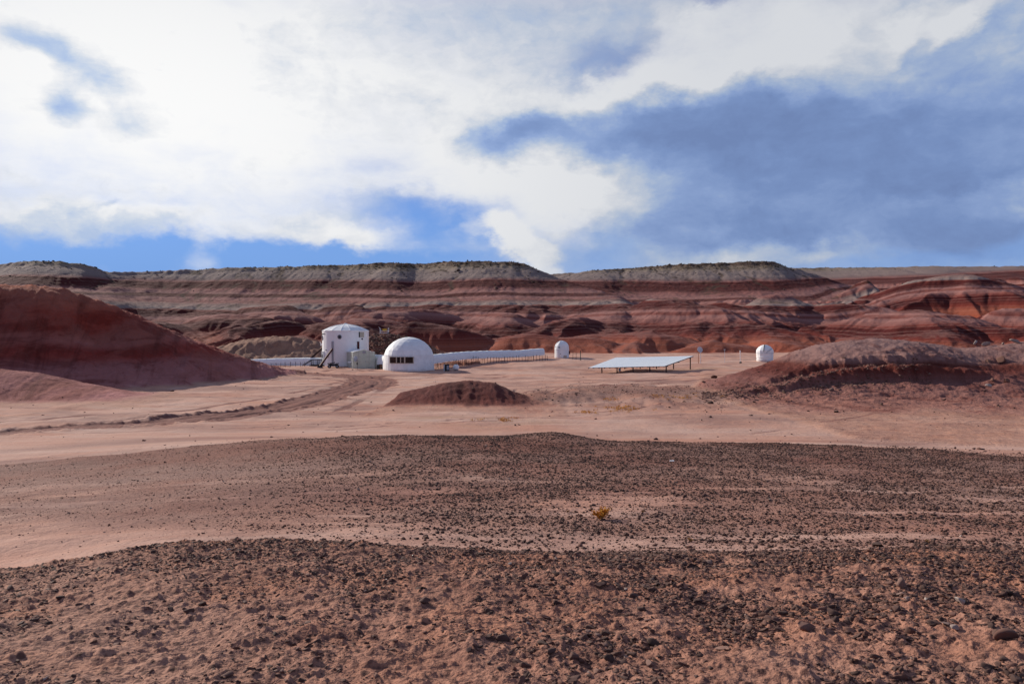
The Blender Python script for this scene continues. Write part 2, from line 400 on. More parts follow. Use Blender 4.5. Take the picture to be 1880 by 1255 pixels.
        A['track'][q] = np.maximum(A['track'][q], np.minimum(k_, .49)); z[q] -= (.06 * k_).astype(f32)
    comp = np.zeros(n, np.int8)
    def put(fn, m, code, k, nearv, strat):
        hz = fn(x[m], y[m]).astype(f32)
        zo = z[m]
        up = hz > zo - .05
        zn = smax(hz, zo, k)
        z[m] = zn
        ab = hz - zo
        A['hill'][m] = np.maximum(A['hill'][m], sstep(-.15, .35, ab))
        s = strat(zn, x[m], y[m])
        w = sstep(-.6, .2, ab)
        A['strat'][m] = A['strat'][m] * (1 - w) + s * w
        A['near'][m] = A['near'][m] * (1 - w) + nearv * w
        cm = comp[m]; cm[ab > .0] = code; comp[m] = cm
        return ab
    # far mesa country
    m = (rr > 150) & (rr < 700) & (np.abs(AZ.ravel()) < .78) & (x > FX0) & (x < FX1) & (y < FY1)
    def far_fn(X, Y):
        h = hills_far(X, Y) + bilin(FARD, (X - FX0) / FC, (Y - FY0) / FC)
        d = np.hypot(X, Y)
        return h + .22 * fbm(X / 3.2, Y / 3.2, 801, 3) * sstep(170, 260, d)
    def far_strat(Z, X, Y):
        d = np.hypot(X, Y); p_ = CX + F * X / np.maximum(Y, 1)
        return (Z - np.interp(d, [400, 500, 560, 700, 850], [0, 2, 9, 18, 31]) - 15 * sstep(1480, 1700, p_) * (1 - sstep(520, 640, d)) * sstep(330, 420, d)
                + 2.6 * fbm(X / 110, Y / 110, 811, 2) * (1 - .6 * sstep(380, 430, d)) + .45 * fbm(X / 22, Y / 30, 813, 2))
    put(far_fn, m, 1, .35, 0, far_strat)
    m = (rr >= 560) & (rr < 1000) & (np.abs(AZ.ravel()) < .78) & (comp == 0)
    def far2(X, Y): return hills_far(X, Y)
    put(far2, m, 1, .35, 0, far_strat)
    # left hill, mounds, heaps
    m = (rr > 55) & (rr < 190) & (px < 560) & (AZ.ravel() > -.78)
    hx = np.arange(-130, -20, .3, dtype=f32); hy = np.arange(58, 140, .3, dtype=f32)
    HX, HY = np.meshgrid(hx, hy); h0 = hill_left(HX.ravel(), HY.ravel()).reshape(HX.shape)
    h1 = erode(h0, .3, int(50000 * QUAL), 60, 5, ke=.35, cap=8, lim=.5)
    dl = (h1 - h0).astype(f32)
    put(lambda X, Y: hill_left(X, Y) + bilin(dl, (X + 130) / .3, (Y - 58) / .3) + (.05 + .12 * sstep(76, 86, Y)) * fbm(X / 1.3, Y / 1.3, 821, 4, .6) - sstep(.5, 7, np.interp(X, _rlx, _rl[:, 2]) - Y) * (.75 * np.abs(perlin(X / 4.2 + Y / 9, Y / 17, 822)) * sstep(79, 88, Y) + .30 * np.abs(perlin(X / 1.7 + Y / 7, Y / 10, 828)) * sstep(77, 84, Y)) - .07 * np.abs(perlin(X / .8 + Y / 5, Y / 7, 824)), m, 2, .5, 1,
        lambda Z, X, Y: 70 + Z * 1.0 + .5 * fbm(X / 14, Y / 14, 823, 2) + .15 * fbm(X / 3, Y / 3, 825, 2))
    m = (rr > 55) & (rr < 85) & (px > 640) & (px < 1150)
    put(lambda X, Y: mound_mid(X, Y) + .04 * fbm(X / .8, Y / .8, 831, 3) - .09 * np.abs(perlin(X / .55, Y / 2.4, 833)), m, 3, .25, 1,
        lambda Z, X, Y: 90 + Z * 1.6 + .4 * fbm(X / 3, Y / 3, 833, 3))
    m = (rr > 46) & (rr < 130) & (px > 1180) & (AZ.ravel() < .78)
    def mr(X, Y):
        h = mound_right(X, Y)
        D_ = Y
        rough = sstep(56, 66, D_) * (1 - sstep(72.5, 75, D_))
        return h + .09 * fbm(X / 1.1, Y / 1.1, 841, 4, .6) + rough * .13 * fbm(X / 1.6, Y / .8, 843, 4)
    put(mr, m, 4, .5, 1, lambda Z, X, Y: 110 + (Z - .0) * 2.0 + .4 * fbm(X / 5, Y / 5, 845, 3))
    m = (rr > 150) & (rr < 215) & (px > 330) & (px < 880)
    ab = put(lambda X, Y: spoil_tan(X, Y) + .18 * fbm(X / 1.5, Y / 1.5, 851, 3) - .25 * np.abs(perlin(X / 1.4, Y / 6, 853)), m, 5, .3, 0, lambda Z, X, Y: Z)
    A['tan'][m] = np.maximum(A['tan'][m], sstep(-.2, .3, ab))
    ab = put(rubble, m, 6, .3, 0, lambda Z, X, Y: Z)
    A['tan'][m] = np.maximum(A['tan'][m], .55 * sstep(-.2, .3, ab)); A['gravel'][m] = np.maximum(A['gravel'][m], .8 * sstep(-.2, .3, ab))
    # scrub and rubble along the mesa rim
    zr, yr = rim(px, RIM_A)
    m = rr > 350
    cap = sstep(43.8, 48.5, A['strat'][m] + 2.6 * fbm(x[m] / 14, y[m] / 14, 861, 3) + 2.5 * np.maximum(perlin(x[m] / 13, y[m] / 90, 863), 0))
    A['scrub'][m] = cap
    m = (rr > 330) & (rr < 640) & (np.abs(AZ.ravel()) < .7)
    xm = x[m]; Dm = D[m]; xw = xm + 9 * perlin(xm / 30, Dm / 30, 505) + 4 * perlin(xm / 11, Dm / 14, 506)
    gl = np.zeros(xm.shape, f32)
    for k in (0, 1):
        on = (Dm < 500) if k == 0 else (Dm >= 500)
        g_ = np.maximum(sstep(.075, .02, np.abs(perlin(xw / 46, Dm / 160, 511 + k))), .8 * sstep(.08, .02, np.abs(perlin(xw / 19, Dm / 80, 521 + k))) * sstep(-.1, .4, perlin(xm / 60, Dm / 60, 523)))
        gl = np.where(on, g_, gl)
    gl *= sstep(19, 23, A['strat'][m]) * (1 - sstep(45, 48, A['strat'][m])) * sstep(-.35, .25, fbm(xm / 25, Dm / 9, 865, 3))
    A['scrub'][m] = np.maximum(A['scrub'][m], gl)
    # far off the relief the land falls away flat
    co = np.stack([x, y, z], 1)
    return co, A, comp, nr, nc, px, D, az

CO, ATT, COMP, NR, NC, VPX, VD, AZC = relief()
print('relief', CO.shape, round(time.time() - T0, 1))

def height_at(px, D):
    """height of the built relief at a bearing and distance"""
    x = (px - CX) / F * D
    return height_xy(x, D)
_rr = radial_rows(); _lr = np.log(_rr)
_Z2 = CO[:, 2].reshape(NR, NC)
def height_xy(x, y):
    x = np.asarray(x, float); y = np.asarray(y, float)
    r = np.log(np.hypot(x, y)); a = np.arctan2(x, y)
    return bilin(_Z2, np.interp(a, AZC, np.arange(NC)), np.interp(r, _lr, np.arange(NR)))
def attr_xy(name, x, y):
    r = np.log(np.hypot(x, y)); a = np.arctan2(x, y)
    return bilin(ATT[name].reshape(NR, NC), np.interp(a, AZC, np.arange(NC)), np.interp(r, _lr, np.arange(NR)))

def np_mesh(name, co, faces, k, mat=None, smooth=True, attrs=None, cols=None):
    me = bpy.data.meshes.new(name)
    me.vertices.add(len(co)); me.vertices.foreach_set('co', np.ascontiguousarray(co, f32).ravel())
    nf = len(faces)
    me.loops.add(nf * k); me.loops.foreach_set('vertex_index', np.ascontiguousarray(faces, np.int32).ravel())
    me.polygons.add(nf); me.polygons.foreach_set('loop_start', np.arange(0, nf * k, k, dtype=np.int32))
    if smooth: me.polygons.foreach_set('use_smooth', np.ones(nf, bool))
    for a, v in (attrs or {}).items():
        me.attributes.new(a, 'FLOAT', 'POINT').data.foreach_set('value', np.ascontiguousarray(v, f32))
    for a, v in (cols or {}).items():
        me.attributes.new(a, 'FLOAT_COLOR', 'POINT').data.foreach_set('color', np.ascontiguousarray(v, f32).ravel())
    me.update()
    if mat: me.materials.append(mat)
    o = bpy.data.objects.new(name, me); COL.objects.link(o)
    return o
# ------------------------------------------------------------------ node helpers
class NG:
    def __init__(s, tree): s.t = tree; s.n = tree.nodes; s.l = tree.links
    def node(s, typ, **kw):
        n = s.n.new(typ)
        for k, v in kw.items(): setattr(n, k, v)
        return n
    def put(s, sock, v):
        if isinstance(v, bpy.types.NodeSocket): s.l.new(v, sock)
        elif v is not None:
            if sock.type == 'RGBA' and not isinstance(v, (int, float)) and len(v) == 3: v = (*v, 1)
            sock.default_value = v
    def m(s, op, a, b=None, c=None, clamp=False):
        n = s.node('ShaderNodeMath', operation=op); n.use_clamp = clamp
        s.put(n.inputs[0], a); s.put(n.inputs[1], b); s.put(n.inputs[2], c)
        return n.outputs[0]
    def add(s, a, b): return s.m('ADD', a, b)
    def mul(s, a, b): return s.m('MULTIPLY', a, b)
    def sub(s, a, b): return s.m('SUBTRACT', a, b)
    def mr(s, v, a, b, c=0.0, d=1.0, smooth=True):
        n = s.node('ShaderNodeMapRange'); n.interpolation_type = 'SMOOTHSTEP' if smooth else 'LINEAR'
        for i, q in enumerate((v, a, b, c, d)): s.put(n.inputs[i], q)
        return n.outputs[0]
    def mix(s, f, a, b, blend='MIX'):
        n = s.node('ShaderNodeMix', data_type='RGBA', blend_type=blend)
        s.put(n.inputs[0], f); s.put(n.inputs[6], a); s.put(n.inputs[7], b)
        return n.outputs[2]
    def noise(s, vec, scale, detail=4, rough=.5, dist=0.0, dim='3D', w=None):
        n = s.node('ShaderNodeTexNoise', noise_dimensions=dim)
        if vec is not None and dim != '1D': s.put(n.inputs['Vector'], vec)
        if w is not None: s.put(n.inputs['W'], w)
        n.inputs['Scale'].default_value = scale; n.inputs['Detail'].default_value = detail
        n.inputs['Roughness'].default_value = rough; n.inputs['Distortion'].default_value = dist
        return n.outputs['Fac']
    def vor(s, vec, scale, feat='F1', rnd=1.0):
        n = s.node('ShaderNodeTexVoronoi', feature=feat)
        s.put(n.inputs['Vector'], vec); n.inputs['Scale'].default_value = scale; n.inputs['Randomness'].default_value = rnd
        return n.outputs
    def attr(s, name):
        return s.node('ShaderNodeAttribute', attribute_name=name).outputs
    def xyz(s, v):
        n = s.node('ShaderNodeSeparateXYZ'); s.put(n.inputs[0], v); return n.outputs
    def comb(s, x, y, z):
        n = s.node('ShaderNodeCombineXYZ'); s.put(n.inputs[0], x); s.put(n.inputs[1], y); s.put(n.inputs[2], z); return n.outputs[0]
    def vm(s, op, a, b=None):
        n = s.node('ShaderNodeVectorMath', operation=op); s.put(n.inputs[0], a); s.put(n.inputs[1], b); return n.outputs[0]
    def ramp(s, f, stops, interp='LINEAR'):
        n = s.node('ShaderNodeValToRGB'); s.put(n.inputs[0], f); cr = n.color_ramp; cr.interpolation = interp
        while len(cr.elements) < len(stops): cr.elements.new(1.0)
        for e, (p, c) in zip(cr.elements, stops): e.position = p; e.color = (*c, 1)
        return n.outputs[0]

def new_mat(name):
    m = bpy.data.materials.new(name); m.use_nodes = True
    g = NG(m.node_tree); b = m.node_tree.nodes['Principled BSDF']
    return m, g, b

def strata_ramp(g, v, lo, hi, table):
    f = g.mr(v, lo, hi, smooth=False)
    return g.ramp(f, [((z - lo) / (hi - lo), c) for z, c in table])

def relief_material():
    m, g, b = new_mat('desert_relief')
    geo = g.node('ShaderNodeNewGeometry'); pos = geo.outputs['Position']
    nz = g.xyz(geo.outputs['Normal'])[2]
    strat = g.attr('strat')['Fac']; hill = g.attr('hill')['Fac']; near = g.attr('near')['Fac']
    grav = g.attr('gravel')['Fac']; trk = g.attr('track')['Fac']; tan = g.attr('tan')['Fac']; scrub = g.attr('scrub')['Fac']
    # ---- sand of the flat
    n1 = g.noise(pos, .12, 5, .6); n2 = g.noise(pos, 1.3, 6, .65); n3 = g.noise(pos, 14, 4, .6)
    flat = g.vm('MULTIPLY', pos, (.10, .55, 0)); n4 = g.noise(flat, .55, 5, .62, .4)
    sand = g.mix(g.mr(n1, .35, .65), (.50, .29, .215), (.56, .385, .31))
    sand = g.mix(g.mul(g.mr(n4, .45, .7), .55), sand, (.54, .42, .36))
    sand = g.mix(g.mul(g.mr(n4, .46, .28), .7), sand, (.30, .145, .115))
    sand = g.mix(g.mul(g.mr(n2, .55, .75), .4), sand, (.42, .235, .175))
    fl2 = g.vm('MULTIPLY', pos, (.16, 1.0, 0)); n5 = g.noise(fl2, .8, 7, .68, .8)
    sand = g.mix(g.mul(g.mr(n5, .60, .70), g.mr(n1, .42, .58, .25, .9)), sand, (.20, .095, .075))
    sand = g.mix(g.mul(g.mr(n5, .40, .30), .5), sand, (.60, .44, .365))
    # ---- foreground soil crust
    soil = g.mix(g.mr(n2, .38, .64), (.40, .235, .168), (.51, .315, .232))
    soil = g.mix(g.mul(g.mr(g.noise(pos, .9, 4, .6), .48, .64), .6), soil, (.54, .285, .178))
    soil = g.mix(g.mul(g.mr(n3, .52, .68), .6), soil, (.20, .105, .085))
    n6 = g.noise(g.vm('MULTIPLY', pos, (.05, .11, 0)), 1.0, 6, .62, .6)
    sand = g.mix(g.mul(g.mr(n6, .48, .64), .72), sand, (.27, .165, .14))
    sand = g.mix(g.mul(g.mr(n6, .40, .28), .5), sand, (.36, .27, .185))
    sand = g.mix(g.mul(g.mr(g.noise(g.vm('MULTIPLY', pos, (.07, .2, 0)), 1.0, 5, .6, .5), .54, .68), .5), sand, (.56, .29, .195))
    base = g.mix(g.mul(near, g.m('SUBTRACT', 1.0, hill)), sand, soil)
    # ---- gravel lag seen as colour between the modelled stones
    v1 = g.vor(pos, 17)['Distance']; c1 = g.vor(pos, 17)['Color']
    v2 = g.vor(pos, 42)['Distance']
    sp = g.mul(g.mr(v1, .46, .30), g.mr(g.xyz(c1)[0], .78, .70, smooth=False))
    sp = g.m('MAXIMUM', sp, g.mul(g.mr(v2, .42, .3), .6))
    gcol = g.mix(g.xyz(c1)[1], (.055, .030, .026), (.16, .085, .068))
    rust = g.mix(g.mr(g.noise(pos, .22, 4, .55), .42, .62), (.235, .135, .105), (.21, .085, .058))
    base = g.mix(g.mul(grav, g.mr(g.xyz(pos)[1], 12, 29, .45, .80)), base, rust)
    base = g.mix(g.mul(g.mul(sp, grav), .8), base, gcol)
    # ---- banded clay hills
    warp = g.sub(g.noise(pos, .11, 4, .6), .5)
    sv = g.add(strat, g.mul(warp, g.mr(near, 0, 1, .8, .5)))
    MV = (.38, .245, .22); MV2 = (.27, .135, .118); GY = (.33, .345, .32); PG = (.42, .46, .42); DR = (.085, .013, .011); RD = (.18, .042, .030); OR = (.31, .095, .05); TN = (.34, .36, .27)
    far = strata_ramp(g, sv, 0, 60, [(0, OR), (4.0, (.33,.13,.08)), (6.2, RD), (8.0, DR), (10.6, DR), (11.4, RD), (12.2, MV2), (14.2, MV), (15.0, RD), (16.2, MV), (17.2, DR), (19.6, DR), (20.2, RD), (20.9, (.32,.325,.30)), (23.0, (.27,.245,.22)), (24.4, MV2),
        (26.6, MV), (27.4, DR), (28.6, DR), (29.4, MV), (31.8, MV2), (32.2, DR), (36.4, DR), (36.9, MV2), (37.8, (.24,.20,.19)), (39.0, (.27,.275,.26)), (43.0, (.31,.325,.295)), (45.5, TN), (49.5, (.22,.20,.14)), (60, (.20,.17,.12))])
    ln = g.noise(None, 1.5, 5, .72, dim='1D', w=sv)
    far = g.mix(g.mul(g.mr(ln, .54, .66), .38), far, DR)
    far = g.mix(g.mul(g.mr(ln, .46, .33), .36), far, (.36, .27, .24))
    nr_ = strata_ramp(g, sv, 70, 125, [(70, (.28,.185,.18)), (72.6, (.21,.12,.115)), (73.4, (.19,.055,.042)), (74.2, (.16,.036,.026)), (75.2, (.22,.115,.100)), (75.9, (.22,.105,.085)), (76.5, (.18,.045,.030)), (78.3, (.19,.050,.032)), (79.5, (.22,.10,.066)), (81.5, (.24,.13,.085)), (82.2, (.30,.095,.035)), (83, (.24,.15,.09)),
        (88, (.20,.085,.065)), (90.5, (.21,.075,.055)), (91.6, (.15,.050,.042)), (92.8, (.17,.075,.062)), (95, (.20,.10,.082)),
        (109, (.50,.32,.25)), (110.6, (.42,.255,.20)), (112.0, (.33,.20,.17)), (114.0, (.26,.135,.115)), (115.0, (.17,.055,.042)), (116.0, (.20,.075,.055)), (116.7, (.36,.26,.23)), (119, (.36,.275,.25)), (121, (.37,.29,.265)), (125, (.37,.29,.265))])
    ln2 = g.noise(None, 1.6, 5, .7, dim='1D', w=sv)
    nr_ = g.mix(g.mul(g.mr(ln2, .55, .75), .35), nr_, (.12, .032, .024))
    nr_ = g.mix(g.mr(strat, 88, 87, 0, 1), nr_, g.mix(1.0, g.mix(g.mr(g.noise(g.vm('MULTIPLY', pos, (1, .4, .7)), .16, 6, .65, .6), .42, .66, 0, .75), nr_, (.185, .092, .070)), (1.9, 1.6, 1.55), 'MULTIPLY'))
    px_, py_, pz_ = g.xyz(pos)
    blc = g.noise(g.vm('MULTIPLY', pos, (.22, .12, .42)), 1.0, 8, .70, .9)
    nr_ = g.mix(g.mul(g.mr(blc, .50, .60), .62), nr_, g.mix(1.0, nr_, (.55, .36, .34), 'MULTIPLY'))
    nr_ = g.mix(g.mul(g.mr(blc, .46, .36), .40), nr_, g.mix(1.0, nr_, (1.35, 1.45, 1.45), 'MULTIPLY'))
    stn = g.noise(g.comb(g.mul(g.add(px_, g.mul(py_, .35)), .45), 0.0, g.mul(pz_, .09)), 1.0, 7, .68, .6)
    nr_ = g.mix(g.mul(g.mr(stn, .52, .66), .5), nr_, g.mix(1.0, nr_, (.42, .34, .34), 'MULTIPLY'))
    nr_ = g.mix(g.mul(g.mr(stn, .46, .33), .16), nr_, (.36, .22, .175))
    clay = g.mix(g.mul(near, 1.0), far, nr_)
    cn = g.noise(pos, .45, 6, .65)
    clay = g.mix(g.mul(g.mr(cn, .55, .75), .16), clay, (.15, .062, .05))
    clay = g.mix(g.mul(g.mr(cn, .44, .25), .10), clay, (.36, .235, .19))
    # loose pale wash lies on the gentle ground of the hills
    wash = g.mul(g.mr(nz, .95, .992), g.mul(g.m('SUBTRACT', 1.0, scrub), g.m('SUBTRACT', 1.0, near)))
    clay = g.mix(g.mul(g.mul(wash, g.mr(strat, 19, 24, .42, .12)), 1.0), clay, (.36, .225, .185))
    # rim scrub and boulder soil
    sc = g.mul(scrub, g.mr(g.noise(pos, .42, 5, .7), .38, .52))
    clay = g.mix(g.mul(sc, .85), clay, (.075, .060, .038))
    tanc = g.mix(g.mr(g.noise(pos, .5, 5, .6, .6), .35, .65), (.40, .31, .225), (.30, .22, .16))
    tanc = g.mix(g.mul(grav, .75), tanc, g.mix(n2, (.10, .062, .045), (.25, .17, .12)))
    clay = g.mix(tan, clay, tanc)
    base = g.mix(hill, base, clay)
    tcol = g.mix(g.mr(n2, .35, .7), (.225, .105, .085), (.165, .068, .055))
    tcol = g.mix(g.mul(g.mr(g.noise(pos, .8, 4, .6), .52, .7), .5), tcol, (.36, .21, .16))
    base = g.mix(g.mul(g.mr(trk, 0, .62), .9), base, tcol)
    base = g.mix(1.0, base, g.mix(hill, (1.01, .885, .83), (.84, .61, .57)), 'MULTIPLY')
    g.put(b.inputs['Base Color'], base)
    b.inputs['Roughness'].default_value = .95; b.inputs['Specular IOR Level'].default_value = .15
    # ---- bump, scaled to where it can be seen
    bs = g.add(g.mul(g.noise(pos, 2.6, 6, .68), .35), g.mul(n3, .09))
    bs = g.add(bs, g.mul(g.mul(g.m('SUBTRACT', 1.0, v1), grav), .03))
    bf = g.noise(pos, .55, 6, .7)
    d = g.m('SUBTRACT', 1.0, near)
    hgt = g.add(bs, g.mul(g.mul(bf, hill), g.mul(d, 1.6)))
    hgt = g.add(hgt, g.mul(g.mul(g.noise(pos, 1.7, 7, .74), g.mul(hill, near)), .75))
    bp = g.node('ShaderNodeBump'); bp.inputs['Strength'].default_value = .75; bp.inputs['Distance'].default_value = .35
    g.put(bp.inputs['Height'], hgt)
    g.put(b.inputs['Normal'], bp.outputs[0])
    return m
RELIEF = relief_material()

# ------------------------------------------------------------------ split the fan into ground, track, hills
def build_relief():
    i = np.arange(NR - 1)[:, None] * NC + np.arange(NC - 1)[None, :]
    q = np.stack([i, i + 1, i + NC + 1, i + NC], -1).reshape(-1, 4)[:, ::-1].copy()
    # the first and last columns meet behind the camera
    q = np.vstack([q])
    code = COMP.copy(); code[(code == 0) & (ATT['track'] > .5)] = 7
    fc = code[q[:, 0]]
    names = {0: 'desert_ground', 1: 'mesa_hills', 2: 'hill', 3: 'mound', 4: 'mound', 5: 'earth_heap', 6: 'earth_heap', 7: 'dirt_track'}
    labs = {}
    for c, nm in names.items():
        f = q[fc == c]
        if not len(f): continue
        used, inv = np.unique(f, return_inverse=True)
        o = np_mesh(nm, CO[used], inv.reshape(-1, 4), 4, RELIEF, True, {k: v[used] for k, v in ATT.items()})
        o['kind'] = 'structure'
build_relief()
print('meshes', round(time.time() - T0, 1))

# ------------------------------------------------------------------ sky with its clouds, sun
SUN_AZ, SUN_EL = math.radians(-52), math.radians(25.5)
def sky():
    w = bpy.data.worlds.new('World'); S.world = w; w.use_nodes = True
    g = NG(w.node_tree); bg = w.node_tree.nodes['Background']; bg.inputs['Strength'].default_value = .1
    ns = g.node('ShaderNodeTexSky', sky_type='NISHITA'); ns.sun_disc = False
    ns.sun_elevation = SUN_EL; ns.sun_rotation = SUN_AZ; ns.altitude = 1400; ns.air_density = 1.0; ns.dust_density = .6; ns.ozone_density = 2.0
    dv = g.node('ShaderNodeTexCoord').outputs['Generated']
    X, Y, Z = g.xyz(dv)
    az = g.m('ARCTAN2', X, Y); el = g.m('ARCSINE', Z)
    base = g.comb(az, el, 0.0)
    nv = g.comb(g.mul(az, 1.0), g.mul(el, 1.55), g.mul(g.m('COSINE', az), .35))
    def warp(scale, detail, amp, rough=.55):
        wn = g.node('ShaderNodeTexNoise'); g.put(wn.inputs['Vector'], nv); wn.inputs['Scale'].default_value = scale; wn.inputs['Detail'].default_value = detail; wn.inputs['Roughness'].default_value = rough
        return g.vm('MULTIPLY', g.vm('SUBTRACT', wn.outputs['Color'], (.5, .5, .5)), amp)
    w1 = warp(4.5, 3, (.20, .10, 0)); w2 = warp(13, 7, (.11, .075, 0), .58)
    wp = g.vm('ADD', base, g.vm('ADD', w1, w2))                 # large, ragged
    wp2 = g.vm('ADD', base, g.vm('ADD', g.vm('MULTIPLY', w1, (.25, .25, 0)), w2))
    wp3 = g.vm('ADD', base, g.vm('MULTIPLY', w2, (.4, .35, 0)))
    def blob(px, py, sx, sy, rot=0, v=None, lo=0.0, hi=1.0):
        u = math.atan((px - CX) / F); e = math.atan((CY - py) / F * math.cos(u))
        mp = g.node('ShaderNodeMapping', vector_type='TEXTURE')
        g.put(mp.inputs[0], v if v is not None else wp)
        mp.inputs['Location'].default_value = (u, e, 0); mp.inputs['Rotation'].default_value = (0, 0, math.radians(rot)); mp.inputs['Scale'].default_value = (sx / F, sy / F, 1)
        gr = g.node('ShaderNodeTexGradient', gradient_type='SPHERICAL'); g.put(gr.inputs[0], mp.outputs[0])
        return g.mr(gr.outputs['Fac'], lo, hi)
    def total(items):
        s = None
        for wgt, bl in items:
            t = g.mul(bl, wgt); s = t if s is None else g.add(s, t)
        return s
    fb = g.noise(nv, 11.0, 10, .60, .35)      # puffs
    fs = g.noise(nv, 3.4, 6, .55, .3)         # broad
    st = g.noise(g.comb(az, g.mul(el, 5.0), .3), 6.0, 8, .6, .5)   # streaks
    W = wp2; W3 = g.vm('ADD', base, g.vm('MULTIPLY', w2, (.55, .55, 0)))
    cover = total([(1.15, blob(300, 120, 1150, 460)), (1.0, blob(1500, 140, 950, 360)), (1.0, blob(1720, 320, 1000, 300)), (.42, blob(1020, 330, 380, 190, 8)),
                   (.45, blob(560, 420, 380, 62, 2, W)), (.4, blob(660, 440, 230, 36, -4, W)), (.7, blob(920, 430, 120, 36, -25, W)), (.75, blob(975, 474, 110, 42, -36, W)), (.5, blob(1380, 468, 260, 40, 0, W)), (.75, blob(375, 478, 70, 40, 0, wp3)), (.5, blob(620, 436, 150, 26, -4, wp3)),
                   (.55, blob(20, 420, 260, 66, 0, W)), (.5, blob(240, 425, 240, 50, 0, W)), (.4, blob(880, 415, 120, 26, 5, W)), (.55, blob(1400, 450, 560, 70)),
                   (-.8, blob(780, 396, 190, 66, 0, W)), (-.68, blob(330, 474, 460, 62, 0, W)), (-.6, blob(640, 466, 380, 62, 0, W)), (-.45, blob(60, 465, 200, 44, 0, W)), (-.5, blob(1130, 118, 170, 60, 14, W)), (-.5, blob(1310, 4, 60, 30, 0, W)), (-.35, blob(1120, 455, 200, 60, 0, W)), (-.3, blob(1700, 470, 300, 40, 0, W))])
    cover = g.add(cover, g.mul(g.sub(fb, .5), .8)); cover = g.add(cover, g.mul(g.sub(st, .5), .35))
    cv = g.mr(cover, -.22, 1.0)
    out = g.m('MAXIMUM', g.mr(g.m('ABSOLUTE', az), .75, 1.1), g.mr(el, .5, .75))
    cv = g.m('MAXIMUM', cv, g.mul(out, g.mul(g.mr(g.add(fs, g.mul(fb, .4)), .5, .95), .5)))
    # light and dark inside the cloud: 0 sunlit white, 1 heavy blue grey
    shade = total([(1.15, blob(1600, 290, 900, 280, -4)), (.75, blob(1800, 420, 900, 200)), (.95, blob(1130, 238, 420, 92, 4, W)), (.75, blob(935, 262, 150, 70, 30, W)), (.5, blob(1450, 250, 420, 130, -6, W)), (.35, blob(1880, 60, 480, 200)), (.35, blob(1130, 40, 330, 90, 0, W)), (.35, blob(1080, 110, 200, 60, 0, W)), (.55, blob(1230, 450, 450, 90)),
                   (.75, blob(130, 112, 150, 46, -24, W3)), (.6, blob(45, 82, 90, 32, -10, W3)), (.85, blob(122, 192, 54, 48, 0, W3)), (.4, blob(230, 225, 120, 44, 0, W3)), (.2, blob(200, 160, 120, 40, -10, W3)), (.32, blob(500, 110, 120, 80, -40, W)), (.3, blob(690, 225, 200, 70, 0, W)), (.5, blob(210, 380, 34, 15, 25, W)),
                   (.55, blob(30, 440, 280, 64, 0, W)), (.45, blob(600, 392, 320, 40, 6, W)), (.28, blob(820, 60, 330, 100)), (.45, blob(300, 430, 260, 40, 0, W)), (.25, blob(560, 440, 260, 36, 0, W)),
                   (-.85, blob(1050, 345, 270, 130, -10, W)), (.15, blob(960, 330, 130, 60, 10, W)), (-.3, blob(900, 300, 120, 60, 20, W)), (-.85, blob(1250, 125, 300, 80, 28, W)), (-.4, blob(1400, 60, 300, 120, 20, W)), (-.6, blob(1070, 176, 190, 40, 6, W)), (-.4, blob(1420, 60, 240, 80, 0, W)), (-.9, blob(1765, 40, 95, 40, 35, W)), (-.7, blob(1665, 60, 90, 36, 30, W)), (-.8, blob(1850, 370, 260, 50, 4, W)), (-.9, blob(1370, 468, 270, 46, 0, W)), (-.45, blob(1500, 130, 300, 70, -8, W)), (-.4, blob(850, 250, 190, 70, 30, W)), (-.3, blob(975, 474, 110, 42, -36, W))])
    f2 = g.noise(g.vm('ADD', nv, w2), 24.0, 8, .62, .2); shade = g.add(shade, g.mul(g.sub(f2, .5), .75)); shade = g.add(shade, g.mul(g.sub(fb, .5), 1.35)); shade = g.add(shade, g.mul(g.sub(st, .5), .6)); shade = g.add(shade, g.mul(g.sub(fs, .5), .5))
    sun_glow = g.m('MAXIMUM', blob(260, 220, 1150, 620, 0, base), g.mul(out, .12))
    shade = g.sub(shade, g.mul(blob(330, 220, 900, 420, 0, wp), .22))
    sh = g.mr(shade, -.08, 1.75, smooth=False)
    white = g.mix(sun_glow, (6.7, 6.9, 7.3), (9.6, 9.6, 9.6))
    cl = g.ramp(sh, [(0, (1, 1, 1)), (.12, (.89, .905, .935)), (.26, (.70, .765, .87)), (.42, (.51, .63, .85)), (.60, (.365, .50, .81)), (.80, (.28, .405, .71)), (1, (.24, .345, .62))])
    cl = g.mix(1.0, cl, white, 'MULTIPLY')
    blue = g.mix(1.0, ns.outputs[0], (.50, .66, 1.06), 'MULTIPLY')
    blue = g.mix(g.mr(el, .26, .02), blue, (1.75, 3.45, 7.3))
    hz = g.mix(cv, blue, cl)
    low = g.mr(Z, -.01, .0)
    hz = g.mix(low, (2.4, 1.6, 1.3), hz)
    g.put(bg.inputs[0], hz)
    ld = bpy.data.lights.new('sun', 'SUN'); ld.energy = 4.8; ld.angle = math.radians(.6); ld.color = (1, .925, .81)
    o = bpy.data.objects.new('sun', ld); COL.objects.link(o)
    d = Vector((math.sin(SUN_AZ) * math.cos(SUN_EL), math.cos(SUN_AZ) * math.cos(SUN_EL), math.sin(SUN_EL)))
    o.rotation_euler = d.to_track_quat('Z', 'Y').to_euler(); o.location = (-60, 60, 90)
sky()

